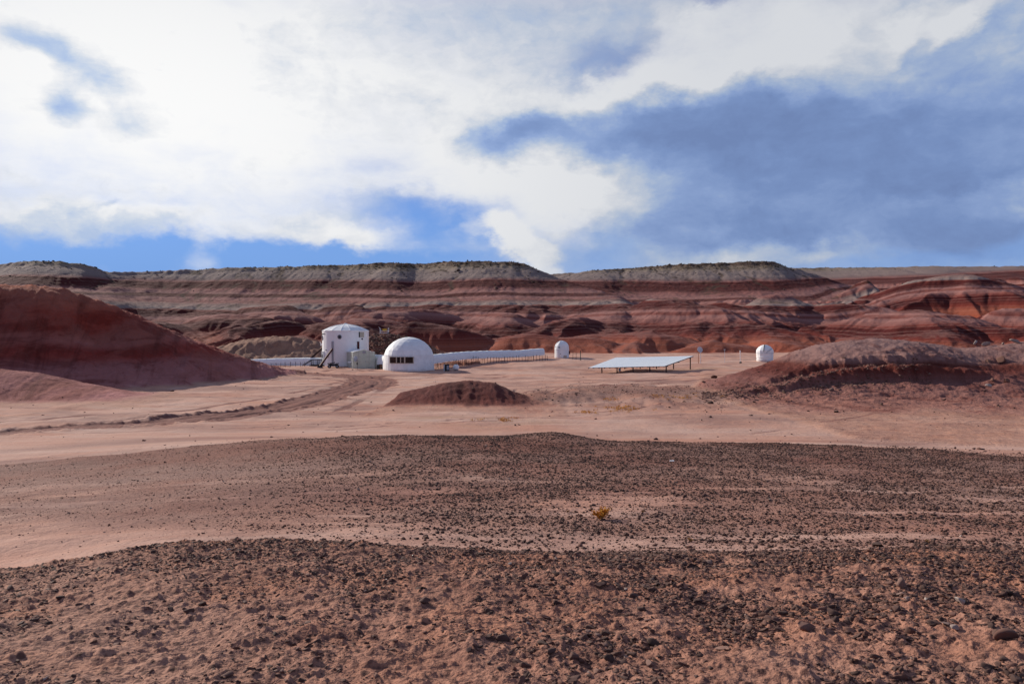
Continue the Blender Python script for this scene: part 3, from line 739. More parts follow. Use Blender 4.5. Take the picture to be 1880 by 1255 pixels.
cam = bpy.data.cameras.new('camera'); cam.sensor_width = 36; cam.lens = 36 * F / 1880; cam.clip_start = .1; cam.clip_end = 20000
cam.dof.use_dof = True; cam.dof.focus_distance = 45; cam.dof.aperture_fstop = 9
co = bpy.data.objects.new('camera', cam); COL.objects.link(co); co.location = (0, 0, EYE); co.rotation_euler = (math.radians(90), 0, 0)
S.camera = co
S.view_settings.view_transform = 'Standard'; S.view_settings.look = 'None'; S.view_settings.exposure = 0; S.view_settings.gamma = 1; S.view_settings.use_curve_mapping = False
S.render.engine = 'CYCLES'; S.cycles.max_bounces = 5; S.cycles.diffuse_bounces = 3; S.cycles.glossy_bounces = 2; S.cycles.transmission_bounces = 4; S.cycles.use_fast_gi = False
# ------------------------------------------------------------------ mesh builder
class MB:
    def __init__(s): s.v = []; s.f = []
    def poly(s, pts, faces):
        b = len(s.v); s.v += [tuple(p) for p in pts]; s.f += [tuple(b + i for i in f) for f in faces]; return s
    def box(s, c, d, rz=0, rx=0, ry=0, taper=1.0):
        M = Matrix.Rotation(rz, 3, 'Z') @ Matrix.Rotation(ry, 3, 'Y') @ Matrix.Rotation(rx, 3, 'X')
        pts = []
        for k in (-.5, .5):
            t = taper if k > 0 else 1
            for i, j in ((-.5, -.5), (.5, -.5), (.5, .5), (-.5, .5)):
                pts.append(Vector(c) + M @ Vector((i * d[0] * t, j * d[1] * t, k * d[2])))
        return s.poly(pts, [(3, 2, 1, 0), (4, 5, 6, 7), (0, 1, 5, 4), (1, 2, 6, 5), (2, 3, 7, 6), (3, 0, 4, 7)])
    def bar(s, a, b, w, h=None, up=(0, 0, 1)):
        a = Vector(a); b = Vector(b); h = h or w; d = (b - a).normalized(); u = Vector(up)
        if abs(d.dot(u)) > .97: u = Vector((1, 0, 0))
        r = d.cross(u).normalized(); u = r.cross(d)
        pts = [p + r * (i * w / 2) + u * (j * h / 2) for p in (a, b) for i, j in ((-1, -1), (1, -1), (1, 1), (-1, 1))]
        return s.poly(pts, [(0, 1, 2, 3), (7, 6, 5, 4), (4, 5, 1, 0), (5, 6, 2, 1), (6, 7, 3, 2), (7, 4, 0, 3)])
    def tube(s, pts, r, n=8, cap=True):
        P = [Vector(p) for p in pts]; rs = r if isinstance(r, (list, tuple)) else [r] * len(P); rings = []
        b = len(s.v); prev = None
        for i, p in enumerate(P):
            d = (P[min(i + 1, len(P) - 1)] - P[max(i - 1, 0)]).normalized()
            u = prev if prev is not None else (Vector((0, 0, 1)) if abs(d.z) < .9 else Vector((1, 0, 0)))
            x = d.cross(u).normalized(); u = x.cross(d).normalized(); prev = u
            for k in range(n):
                a = 2 * math.pi * k / n; s.v.append(tuple(p + (x * math.cos(a) + u * math.sin(a)) * rs[i]))
        for i in range(len(P) - 1):
            for k in range(n):
                k2 = (k + 1) % n; s.f.append((b + i * n + k, b + i * n + k2, b + (i + 1) * n + k2, b + (i + 1) * n + k))
        if cap:
            s.f.append(tuple(b + k for k in reversed(range(n)))); s.f.append(tuple(b + (len(P) - 1) * n + k for k in range(n)))
        return s
    def lathe(s, prof, n=32, c=(0, 0, 0), a0=0, a1=2 * math.pi, close_top=True):
        b = len(s.v); full = abs(a1 - a0 - 2 * math.pi) < 1e-6; m = n if full else n + 1
        for r, z in prof:
            for k in range(m):
                a = a0 + (a1 - a0) * k / n; s.v.append((c[0] + r * math.sin(a), c[1] - r * math.cos(a), c[2] + z))
        for i in range(len(prof) - 1):
            for k in range(n):
                k2 = (k + 1) % m if full else k + 1
                s.f.append((b + i * m + k, b + i * m + k2, b + (i + 1) * m + k2, b + (i + 1) * m + k))
        if full and close_top: s.f.append(tuple(b + (len(prof) - 1) * m + k for k in range(m)))
        return s
    def arc_plate(s, R, t0, t1, z0, z1, th, n=8, c=(0, 0, 0)):
        """slab that follows a round wall between two bearings"""
        b = len(s.v)
        for r in (R, R + th):
            for z in (z0, z1):
                for k in range(n + 1):
                    a = t0 + (t1 - t0) * k / n; s.v.append((c[0] + r * math.sin(a), c[1] - r * math.cos(a), c[2] + z))
        m = n + 1
        I = lambda q, k: b + q * m + k
        for k in range(n):
            s.f += [(I(2, k), I(2, k + 1), I(3, k + 1), I(3, k)), (I(1, k), I(1, k + 1), I(0, k + 1), I(0, k)), (I(3, k), I(3, k + 1), I(1, k + 1), I(1, k)), (I(0, k), I(0, k + 1), I(2, k + 1), I(2, k))]
        s.f += [(I(0, 0), I(2, 0), I(3, 0), I(1, 0)), (I(2, n), I(0, n), I(1, n), I(3, n))]
        return s
    def disc(s, c, nrm, r, th, n=24, r2=None):
        d = Vector(nrm).normalized(); return s.tube([Vector(c), Vector(c) + d * th], [r, r2 or r], n)
    def ring(s, c, nrm, r, w, th, n=28):
        d = Vector(nrm).normalized(); u = Vector((0, 0, 1)) if abs(d.z) < .9 else Vector((1, 0, 0)); x = d.cross(u).normalized(); u = x.cross(d)
        b = len(s.v)
        for k in range(n):
            a = 2 * math.pi * k / n; e = x * math.cos(a) + u * math.sin(a)
            for rr, h in ((r, 0), (r + w, 0), (r + w, th), (r, th)): s.v.append(tuple(Vector(c) + e * rr + d * h))
        for k in range(n):
            q = b + k * 4; p = b + ((k + 1) % n) * 4
            for i in range(4): j = (i + 1) % 4; s.f.append((q + i, q + j, p + j, p + i))
        return s
    def build(s, name, mat, parent=None, smooth=False, auto=35):
        me = bpy.data.meshes.new(name); me.from_pydata(s.v, [], s.f)
        bm = bmesh.new(); bm.from_mesh(me); bmesh.ops.recalc_face_normals(bm, faces=bm.faces); bm.to_mesh(me); bm.free()
        me.materials.append(mat)
        if smooth:
            me.polygons.foreach_set('use_smooth', [True] * len(me.polygons)); me.set_sharp_from_angle(angle=math.radians(auto))
        o = bpy.data.objects.new(name, me); COL.objects.link(o)
        if parent: o.parent = parent
        return o

def thing(name, label, cat, loc=(0, 0, 0), rz=0, group=None):
    o = bpy.data.objects.new(name, None); COL.objects.link(o); o.location = loc; o.rotation_euler = (0, 0, rz); o.empty_display_size = .3
    return tag(o, label, cat, group)
def tag(o, label, cat, group=None):
    o['label'] = label; o['category'] = cat
    if group: o['group'] = group
    return o
def copy_thing(o, parent=None):
    c = o.copy(); COL.objects.link(c)
    if parent: c.parent = parent
    for ch in list(o.children): copy_thing(ch, c)
    return c

def simple(name, col, rough=.7, metal=0.0, spec=.3, vary=.12, scale=3.0, bump=0.0, dirt=None):
    m, g, b = new_mat(name)
    tc = g.node('ShaderNodeTexCoord').outputs['Object']
    n = g.noise(tc, scale, 5, .6)
    c = g.mix(g.mr(n, .3, .7), tuple(q * (1 - vary) for q in col), tuple(min(1, q * (1 + vary)) for q in col))
    if dirt:
        z = g.xyz(tc)[2]; n2 = g.noise(tc, 1.7, 6, .65)
        c = g.mix(g.mul(g.mr(g.add(z, g.mul(n2, dirt[1])), dirt[1] * 1.1, dirt[1] * .45), .5), c, dirt[0])
    g.put(b.inputs['Base Color'], c); b.inputs['Roughness'].default_value = rough; b.inputs['Metallic'].default_value = metal; b.inputs['Specular IOR Level'].default_value = spec
    if bump:
        bp = g.node('ShaderNodeBump'); bp.inputs['Strength'].default_value = bump; bp.inputs['Distance'].default_value = .05
        g.put(bp.inputs['Height'], g.noise(tc, scale * 1.5, 5, .6)); g.put(b.inputs['Normal'], bp.outputs[0])
    return m
DUST = (.42, .24, .17)
WHITE = simple('white_paint', (.87, .86, .83), .55, vary=.03, scale=1.2, dirt=(DUST, .7))
FABRIC = simple('white_canvas', (.89, .88, .85), .8, vary=.05, scale=2.0, bump=.5, dirt=(DUST, .35))
SHELL = simple('dome_membrane', (.86, .85, .82), .6, vary=.07, scale=1.3, bump=.45, dirt=(DUST, .7))
BLACK = simple('black_metal', (.018, .018, .02), .6, vary=.3)
RUBBER = simple('black_rubber', (.02, .02, .02), .9, vary=.3)
RUST = simple('red_rust_paint', (.07, .010, .009), .7, vary=.3)
BROWNST = simple('brown_steel', (.10, .055, .042), .75, vary=.3)
GREY = simple('grey_paint', (.33, .34, .37), .6, vary=.1)
LGREY = simple('light_grey_metal', (.55, .56, .58), .5, vary=.08)
BEIGE = simple('beige_louvre', (.50, .45, .36), .7, vary=.1)
SEAM = simple('seam_grey', (.52, .52, .56), .7)
WOOD = simple('pale_wood', (.50, .42, .33), .8, vary=.15)
YELLOW = simple('yellow_paint', (.50, .28, .03), .7, vary=.2)
TANP = simple('tan_panel', (.55, .44, .34), .7)
def glass_mat():
    m, g, b = new_mat('dark_window'); b.inputs['Base Color'].default_value = (.012, .011, .012, 1); b.inputs['Roughness'].default_value = .08; b.inputs['Specular IOR Level'].default_value = .5
    return m
GLASS = glass_mat()
def poly_mat():
    m, g, b = new_mat('milky_polycarbonate')
    tc = g.node('ShaderNodeTexCoord').outputs['Object']
    c = g.mix(g.mr(g.noise(tc, .9, 4, .6), .35, .65), (.74, .79, .70), (.82, .84, .78))
    g.put(b.inputs['Base Color'], c); b.inputs['Roughness'].default_value = .35
    tr = g.node('ShaderNodeBsdfTranslucent'); g.put(tr.inputs[0], c)
    mx = g.node('ShaderNodeMixShader'); mx.inputs[0].default_value = .5
    g.l.new(b.outputs[0], mx.inputs[1]); g.l.new(tr.outputs[0], mx.inputs[2]); g.l.new(mx.outputs[0], m.node_tree.nodes['Material Output'].inputs[0])
    return m
POLY = poly_mat()
def solar_mat():
    m, g, b = new_mat('solar_cells')
    tc = g.node('ShaderNodeTexCoord').outputs['Object']
    br = g.node('ShaderNodeTexBrick'); g.put(br.inputs[0], tc); br.offset = 0; br.inputs['Scale'].default_value = 1.0
    br.inputs['Brick Width'].default_value = .16; br.inputs['Row Height'].default_value = .16; br.inputs['Mortar Size'].default_value = .006
    br.inputs['Color1'].default_value = (.66, .67, .68, 1); br.inputs['Color2'].default_value = (.64, .67, .72, 1); br.inputs['Mortar'].default_value = (.70, .72, .75, 1)
    dust_sky_sheen = g.mix(g.mr(g.noise(tc, 2.0, 5, .6), .3, .7, .55, .75), br.outputs[0], (.88, .87, .84))  # dust film, whitened with the cells to paint in the bright sky's reflection
    g.put(b.inputs['Base Color'], dust_sky_sheen); b.inputs['Roughness'].default_value = .22; b.inputs['Coat IOR'].default_value = 1.9; b.inputs['Coat Weight'].default_value = 1.0; b.inputs['Coat Roughness'].default_value = .1; b.inputs['Specular IOR Level'].default_value = .6
    return m
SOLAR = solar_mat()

def X(px, D): return (px - CX) / F * D
def P(px, py, D): return Vector((X(px, D), D, zat(py, D)))
def gz(px, D): return float(height_at(px, D))
def on_ground(px, py, d0=2.5, d1=640):
    """first point of the relief seen through a photograph pixel"""
    D = np.exp(np.linspace(math.log(d0), math.log(d1), 9000)); x = (px - CX) / F * D
    zz = height_xy(x, D); ray = zat(py, D)
    i = int(np.argmax(zz >= ray)) or len(D) - 1
    return Vector((float(x[i]), float(D[i]), float(zz[i])))

# ------------------------------------------------------------------ the habitat
def habitat():
    D = 151.0; R = 4.22; zb = zat(675, 147.5); C = (X(634.5, D), D, zb)
    t = thing('habitat', 'tall white drum shaped habitat with low cone roof and round porthole', 'habitat', C)
    H = 6.62; rad = math.radians
    w = MB().lathe([(R, -.6), (R, 0), (R, H - .12), (R + .03, H - .1), (R + .03, H)], 48)
    for a in (-52, -21, 9.5, 40, 71, -84, 100, 130, 160, 190, 220, 250): w.arc_plate(R, rad(a) - .006, rad(a) + .006, .05, H - .15, .012, 1)
    w.build('wall', WHITE, t, True)
    prof = [(R + .10, H - .02), (R + .12, H + .10), (R * .72, H + .72), (R * .45, H + 1.08), (R * .2, H + 1.28), (.35, H + 1.34)]
    rf = MB().lathe(prof, 16, close_top=True).build('roof', WHITE, t, False)
    for a in range(16): pass
    rib = MB()
    for k in range(16):
        a = 2 * math.pi * k / 16
        rib.tube([(r * math.sin(a), -r * math.cos(a), z + .012) for r, z in prof[1:]], .025, 5)
    rib.build('roof_rib', WHITE, rf, True)
    MB().lathe([(.36, H + 1.30), (.36, H + 1.42), (.22, H + 1.5), (.05, H + 1.52)], 16).build('roof_cap', WHITE, rf, True)
    def on(a, z, r=R): a = rad(a); return Vector((r * math.sin(a), -r * math.cos(a), z)), Vector((math.sin(a), -math.cos(a), 0))
    p, n = on(-3, 5.58, R - .02)
    f = MB().ring(p, n, .31, .10, .09).build('porthole', GREY, t, True)
    MB().disc(p, n, .32, .05).build('pane', GLASS, f, True)
    MB().ring(p + n * .05, n, .14, .03, .03).build('inner_ring', GREY, f, True)
    p, n = on(-67, 5.42, R - .02)
    f = MB().ring(p, n, .40, .09, .08).build('porthole', GREY, t, True); MB().disc(p, n, .41, .05).build('pane', GLASS, f, True)
    # dark lettering strip under the eave, too small to read
    sg = MB(); rr = random.Random(3)
    a = -78.0
    while a < -47:
        wd = rr.uniform(1.6, 2.8); zz = rr.uniform(.22, .27)
        sg.arc_plate(R, rad(a), rad(a + wd), 6.24 - zz, 6.24, .012, 1)
        a += wd + .9
    sg.build('lettering', simple('faded_black_lettering', (.10, .10, .11), .8), t)
    lv = MB().arc_plate(R, rad(48), rad(62), 5.52, 6.46, .07, 4).build('louvre_panel', BEIGE, t)
    sl = MB()
    for k in range(7): sl.arc_plate(R + .07, rad(50), rad(61), 5.60 + k * .12, 5.64 + k * .12, .03, 3)
    sl.build('slat', BEIGE, lv)
    MB().arc_plate(R, rad(45.2), rad(47.8), 5.5, 6.48, .05, 1).build('dark_jamb', BLACK, lv)
    p, n = on(55, 5.22); MB().disc(p, n, .15, .14, 12).build('vent_pipe', BLACK, t)
    p, n = on(-43, 3.2); MB().disc(p, n, .10, .12, 10).build('outlet', BLACK, t)
    p, n = on(-36, 2.1); MB().box(p + n * .06, (.34, .12, .46), rad(-36)).build('utility_box', LGREY, t)
    # airlock door on the lower deck, with its frame
    d = MB().arc_plate(R, rad(-72), rad(-56), .75, 2.75, .10, 4).build('door', GREY, t)
    MB().arc_plate(R + .10, rad(-68), rad(-60), 1.8, 2.4, .02, 2).build('door_window', GLASS, d)
    MB().arc_plate(R, rad(-75), rad(-73), .75, 2.85, .14, 1).arc_plate(R, rad(-55), rad(-53), .75, 2.85, .14, 1).arc_plate(R, rad(-75), rad(-53), 2.85, 2.95, .14, 4).build('door_frame', LGREY, d)
    p, n = on(-88, 4.2); MB().box(p + n * .2, (.4, .35, .45), rad(-88)).tube([p + n * .35 + Vector((0, 0, .2)), p + n * .5 + Vector((0, 0, .5))], .05).build('bracket_lamp', WHITE, t)
    # four landing legs: grey shoe on the wall, red strut, black foot
    for a, far in ((-90, 3.35), (-21, 2.4), (43, 2.4), (118, 2.4)):
        p, n = on(a, 3.5); q, _ = on(a - (10 if a == -21 else 0), 0, R + far)
        q.z = float(height_xy(C[0] + q.x, C[1] + q.y)) - zb
        l = MB().bar(p + n * .05, q + Vector((0, 0, .3)), .30, .30).build('leg', RUST if a != -90 else simple('dark_brown_steel', (.045, .022, .018), .7), t)
        MB().box(q + Vector((0, 0, .16)), (.8, .8, .3), rad(a), taper=.6).build('foot', BLACK, l)
        if a != -90: MB().arc_plate(R, rad(a - 2.4), rad(a + 2.4), 3.3, 4.75, .16, 1).build('shoe', GREY if a == -21 else RUST, l)
        else: MB().box(p + n * .06, (.2, .2, .8), rad(a)).build('shoe', BLACK, l)
        if a == -21: MB().arc_plate(R, rad(a - 2.2), rad(a + 2.2), -.4, 3.2, .10, 1).build('pillar', GREY, l)
    # landing, stair and rails on the left
    st = bpy.data.objects.new('staircase', None)
    y0 = -2.6; y1 = -1.3; zd = .55
    deck = MB().box((-4.55, (y0 + y1) / 2, zd - .05), (2.3, 1.3, .1))
    for x in (-5.6, -4.4, -3.6): deck.bar((x, y0 + .05, zd), (x, y0 + .05, -.6), .1).bar((x, y1, zd), (x, y1, -.6), .1)
    deck.bar((-5.6, y0 + .04, .05), (-3.5, y0 + .04, .42), .08)
    dk = deck.build('landing', BLACK, t)
    stp = MB()
    for k in range(5):
        stp.box((-5.85 - k * .30, (y0 + y1) / 2, zd - .12 - k * .17), (.30, 1.25, .05))
    stp.bar((-5.6, y0, zd - .05), (-7.25, y0, -.42), .06, .22).bar((-5.6, y1, zd - .05), (-7.25, y1, -.42), .06, .22)
    stp.build('stair', BLACK, dk)
    rl = MB()
    for y in (y0, y1):
        rl.tube([(-7.25, y, -.42), (-7.25, y, .48), (-5.75, y, 1.42), (-3.7, y, 1.46)], .065, 6)
        rl.tube([(-5.7, y, zd), (-5.7, y, 1.43)], .06, 6); rl.tube([(-4.6, y, zd), (-4.6, y, 1.44)], .06, 6)
    rl.build('handrail', BLACK, dk, True)
    return C
HAB = habitat()

def quad_bike():
    D = 144.6; px = 612; z = gz(px, D)
    t = thing('quad_bike', 'black wheeled machine parked against the foot of the white habitat', 'quad bike', (X(px, D), D, z), math.radians(8))
    b = MB().box((0, 0, .55), (1.5, .5, .26)).box((-.62, 0, .70), (.66, .86, .10), ry=.1).box((.66, 0, .72), (.6, .86, .1), ry=-.12).box((.55, 0, .60), (.5, .42, .3), taper=.7)
    b.build('body', BLACK, t)
    MB().box((-.18, 0, .84), (.8, .34, .16), taper=.85).build('seat', RUBBER, t)
    MB().tube([(.3, 0, .7), (.22, 0, 1.02)], .04).tube([(.12, -.4, 1.1), (.24, 0, 1.04), (.12, .4, 1.1)], .03).build('handlebar', BLACK, t, True)
    for x0, x1 in ((-.98, -.5), (.5, .95)):
        rk = MB()
        for y in (-.35, 0, .35): rk.bar((x0, y, .86), (x1, y, .86), .04)
        rk.bar((x0, -.4, .86), (x0, .4, .86), .04).bar((x1, -.4, .86), (x1, .4, .86), .04).bar((x0, 0, .6), (x0, 0, .86), .04)
        rk.build('rack', BLACK, t)
    for x in (-.68, .68):
        for y in (-.42, .42):
            w = MB().ring((x, y - .13, .30), (0, 1, 0), .14, .16, .26, 20).build('wheel', RUBBER, t, True)
            MB().disc((x, y - .10, .30), (0, 1, 0), .145, .2, 16).build('rim', GREY, w)
quad_bike()

def shed():
    D = 142.3; zb = zat(673.3, D) - .05; px = 668.2; rz = math.radians(-27)
    t = thing('greenhouse', 'small milky green greenhouse with gable end in front of the habitat', 'greenhouse', (X(px, D), D, zb), 0)
    W = 3.72 / 2; He = 2.6; Hr = 3.06; L = 5.4
    # the long side runs back and to the left
    dx = -2.25; dy = L * .92
    def q(x, z, k): return Vector((x + dx * k, dy * k, z))
    sec = [(-W, -.5), (-W, He), (-.05, Hr), (W, He), (W, -.5)]
    w = MB().poly([q(x, z, 0) for x, z in sec] + [q(x, z, 1) for x, z in sec], [(0, 1, 2, 3, 4), (9, 8, 7, 6, 5), (0, 5, 6, 1), (3, 8, 9, 4)]); w.build('wall', POLY, t)
    r = MB()
    for a, b in ((1, 2), (2, 3)):
        A = Vector((sec[a][0], 0, sec[a][1])); B = Vector((sec[b][0], 0, sec[b][1])); n = Vector((-(B - A).z, 0, (B - A).x)).normalized()
        o = [A + n * .01, B + n * .01, B + n * .07, A + n * .07]
        f = [v + Vector((0, -.08, 0)) for v in o]; g_ = [v + Vector((dx, dy + .08, 0)) for v in o]
        r.poly(f + g_, [(0, 1, 2, 3), (7, 6, 5, 4), (0, 4, 5, 1), (1, 5, 6, 2), (2, 6, 7, 3), (3, 7, 4, 0)])
    r.build('roof', WHITE, t)
    fr = MB(); y = -.03
    for x in (-W, -.9, .0, .9, W): fr.bar((x, y, -.3), (x, y, min(He + (1 - abs(x) / W) * (Hr - He), Hr) - .05), .07)
    for z in (.05, 1.0, 1.85, 2.55): fr.bar((-W, y, z), (W, y, z), .05)
    for k in (.2, .4, .6, .8, 1): fr.bar(q(-W - .03, -.3, k), q(-W - .03, He - .03, k), .06)
    for z in (1.2, 2.5): fr.bar(q(-W - .03, z, 0), q(-W - .03, z, 1), .05)
    fr.build('frame', simple('pale_green_frame', (.50, .53, .46), .6), t)
    dr = MB().box((-.05, -.07, 1.0), (.9, .05, 2.0)).build('door', POLY, t)
    MB().box((.3, -.12, 1.0), (.05, .05, .2)).build('handle', GREY, dr)
    MB().box((.04, -.07, 2.62), (.55, .08, .42)).build('vent', GREY, t)
shed()

# ------------------------------------------------------------------ the science dome
def dome():
    D = 137.6; zb = zat(681, D - 4.28) - .02; C = (X(750.6, D), D, zb)
    t = thing('geodesic_dome', 'large white geodesic dome with a row of dark windows', 'dome', C)
    prof = [(4.33, -.5), (4.31, 0), (4.27, .9), (4.2, 1.8), (4.12, 2.65), (3.72, 3.63), (3.1, 4.38), (2.28, 5.0), (1.38, 5.42), (.5, 5.58), (.02, 5.62)]
    # faceted shell: rings of triangles, every other ring turned by half a step
    rings = [(4.33, -.5, 40, 0), (4.31, 0, 40, 0), (4.26, 1.2, 40, 0), (4.12, 2.62, 30, 0), (3.82, 3.45, 25, .5), (3.30, 4.18, 25, 0), (2.62, 4.78, 20, .5), (1.80, 5.24, 15, 0), (.92, 5.51, 10, .5), (.02, 5.62, 5, 0)]
    bm = bmesh.new(); rr = random.Random(4); pts = []
    for i, (r, z, n, off) in enumerate(rings):
        for k in range(n):
            a = 2 * math.pi * (k + off) / n; j = rr.uniform(-.018, .018) if i > 2 else 0
            pts.append(((r + j) * math.sin(a), -(r + j) * math.cos(a), z))
    mb = MB(); st = [0]
    for r in rings: st.append(st[-1] + r[2])
    def strip(i):
        n0, n1 = rings[i][2], rings[i + 1][2]; o0, o1 = rings[i][3], rings[i + 1][3]; f = []; a = b = 0
        while a < n0 or b < n1:
            ta = (a + 1 + o0) / n0; tb = (b + 1 + o1) / n1
            if b >= n1 or (a < n0 and ta <= tb): f.append((st[i] + a % n0, st[i] + (a + 1) % n0, st[i + 1] + b % n1)); a += 1
            else: f.append((st[i] + a % n0, st[i + 1] + (b + 1) % n1, st[i + 1] + b % n1)); b += 1
        return f
    fs = []
    for i in range(len(rings) - 1): fs += strip(i)
    mb.poly(pts, fs)
    sh = mb.build('shell', SHELL, t)
    md = sh.modifiers.new('seams', 'BEVEL'); md.width = .05; md.segments = 2; md.limit_method = 'ANGLE'; md.angle_limit = math.radians(3)
    # seams where the fabric is laced to the frame
    sm = MB()
    sm.arc_plate(4.235, math.radians(-85), math.radians(85), 1.20, 1.23, .03, 40)
    sm.arc_plate(4.15, math.radians(-85), math.radians(85), 2.58, 2.60, .02, 40)
    sm.build('seam', SHELL, sh)
    MB().lathe([(4.34, -.4), (4.40, -.4), (4.40, .08), (4.34, .1)], 48, close_top=False).build('skirt', WHITE, t, True)
    f0 = math.radians(-38.5); f1 = math.radians(17.5); Rw = 4.16
    fr = MB()
    x0, x1 = -2.69, 1.27; z0, z1 = 1.33, 2.30
    def yy(x): return -math.sqrt(4.30 ** 2 - x * x)
    cuts = [(-2.66, -1.58), (-1.42, -.88), (-.74, -.23), (-.02, 1.20)]
    def fb(xa, xb, za, zb_, th=.09): fr.bar((xa, yy(xa) - .02, (za + zb_) / 2), (xb, yy(xb) - .02, (za + zb_) / 2), th, abs(zb_ - za))
    xs = np.linspace(x0 - .05, x1 + .07, 7)
    for a, b in zip(xs[:-1], xs[1:]):
        fb(a, b, z0 - .06, z0); fb(a, b, z1, z1 + .06)
    for a, b in ((x0 - .05, cuts[0][0]), (cuts[0][1], cuts[1][0]), (cuts[1][1], cuts[2][0]), (cuts[2][1], cuts[3][0]), (cuts[3][1], x1 + .06)): fb(a, b, z0, z1)
    w = fr.build('window', WOOD, t)
    for a, b in cuts:
        MB().bar((a, yy(a) + .02, (z0 + z1) / 2), (b, yy(b) + .02, (z0 + z1) / 2), .07, z1 - z0).build('pane', GLASS, w)
dome()

# ------------------------------------------------------------------ white tunnels
def tunnel(label, pts, rad_, seed, lift=0.0, end_caps=(0, 1), legs=False):
    """pts: (x, y, floor z, top z) along the run"""
    rr = random.Random(seed); A = np.array(pts, float)
    Ls = np.concatenate([[0], np.cumsum(np.hypot(np.diff(A[:, 0]), np.diff(A[:, 1])))]); L = Ls[-1]
    c0 = Vector((A[0, 0], A[0, 1], 0)); t = thing('tunnel', label, 'tunnel', (A[0, 0], A[0, 1], A[0, 2]))
    nh = max(3, int(L / .45)); n = 18; mb = MB(); hoops = []; rings = []
    ph = [rr.uniform(-.025, .025) for _ in range(nh // 4 + 3)]
    for i in range(nh + 1):
        s = L * i / nh; x, y, zf, zt = [float(np.interp(s, Ls, A[:, k])) for k in range(4)]
        d = Vector((np.interp(min(s + .3, L), Ls, A[:, 0]) - np.interp(max(s - .3, 0), Ls, A[:, 0]), np.interp(min(s + .3, L), Ls, A[:, 1]) - np.interp(max(s - .3, 0), Ls, A[:, 1]), 0)).normalized()
        side = Vector((-d.y, d.x, 0)); u = (i % 4) / 4; sag = 1 - .022 * math.sin(math.pi * u) + ph[i // 4] * (1 - u) + ph[i // 4 + 1] * u
        h = zt - zf; ring = []
        for k in range(n + 1):
            a = math.pi * k / n; c = math.cos(a); sn = math.sin(a)
            ring.append(Vector((x - A[0, 0], y - A[0, 1], zf - A[0, 2])) + side * (math.copysign(abs(c) ** .62, c) * rad_) + Vector((0, 0, sn ** .72 * h * sag)) + Vector((0, 0, rr.uniform(-.012, .012))))
        rings.append(ring)
        if i % 4 == 0: hoops.append(ring)
    m = n + 1; V = [v for r in rings for v in r]; fs = []
    for i in range(nh):
        for k in range(n): fs.append((i * m + k, i * m + k + 1, (i + 1) * m + k + 1, (i + 1) * m + k))
    for i in range(nh): fs.append((i * m, (i + 1) * m, (i + 1) * m + n, i * m + n))
    for e in end_caps: fs.append(tuple((nh if e else 0) * m + k for k in range(m)))
    mb.poly(V, fs); mb.build('cover', FABRIC, t, True, 50)
    for r in hoops[::2]: MB().tube([v * 1.0 + Vector((0, 0, .004)) for v in r], .018, 5).build('hoop', WHITE, t, True)
    if legs:
        for r in hoops[2::2]:
            for v in (r[0], r[-1]):
                w = t.matrix_world if False else None
                g0 = float(height_xy(A[0, 0] + v.x, A[0, 1] + v.y)) - A[0, 2] - .2
                if v.z - g0 > .3: MB().bar((v.x, v.y, v.z + .02), (v.x, v.y, g0), .06).build('support_post', BROWNST, t)
    return t
def tp(px, pyt, D, pyb=None):
    x = X(px, D); g0 = gz(px, D); return (x, D, (zat(pyb, D) if pyb else g0 - .1), zat(pyt, D))
tunnel('white canvas tunnel running from the red hill to the habitat', [tp(420, 660.5, 152), tp(470, 659.0, 152), tp(530, 656.4, 151.5), tp(592, 656.2, 151)], .85, 5)
tunnel('short white canvas tunnel between greenhouse and dome', [tp(680, 651, 147), tp(690, 651, 146), tp(712, 651, 140)], .95, 6)
tunnel('long white canvas tunnel leading right from the dome', [tp(788, 650.5, 140, 668), tp(812, 648.6, 143.5, 664), tp(850, 645.0, 150, 659), tp(900, 643.0, 156, 656.5), tp(950, 642.6, 160, 655.5), tp(975, 640.5, 162, 653), tp(996, 639.2, 163.5, 651.3)], .78, 7, legs=True)

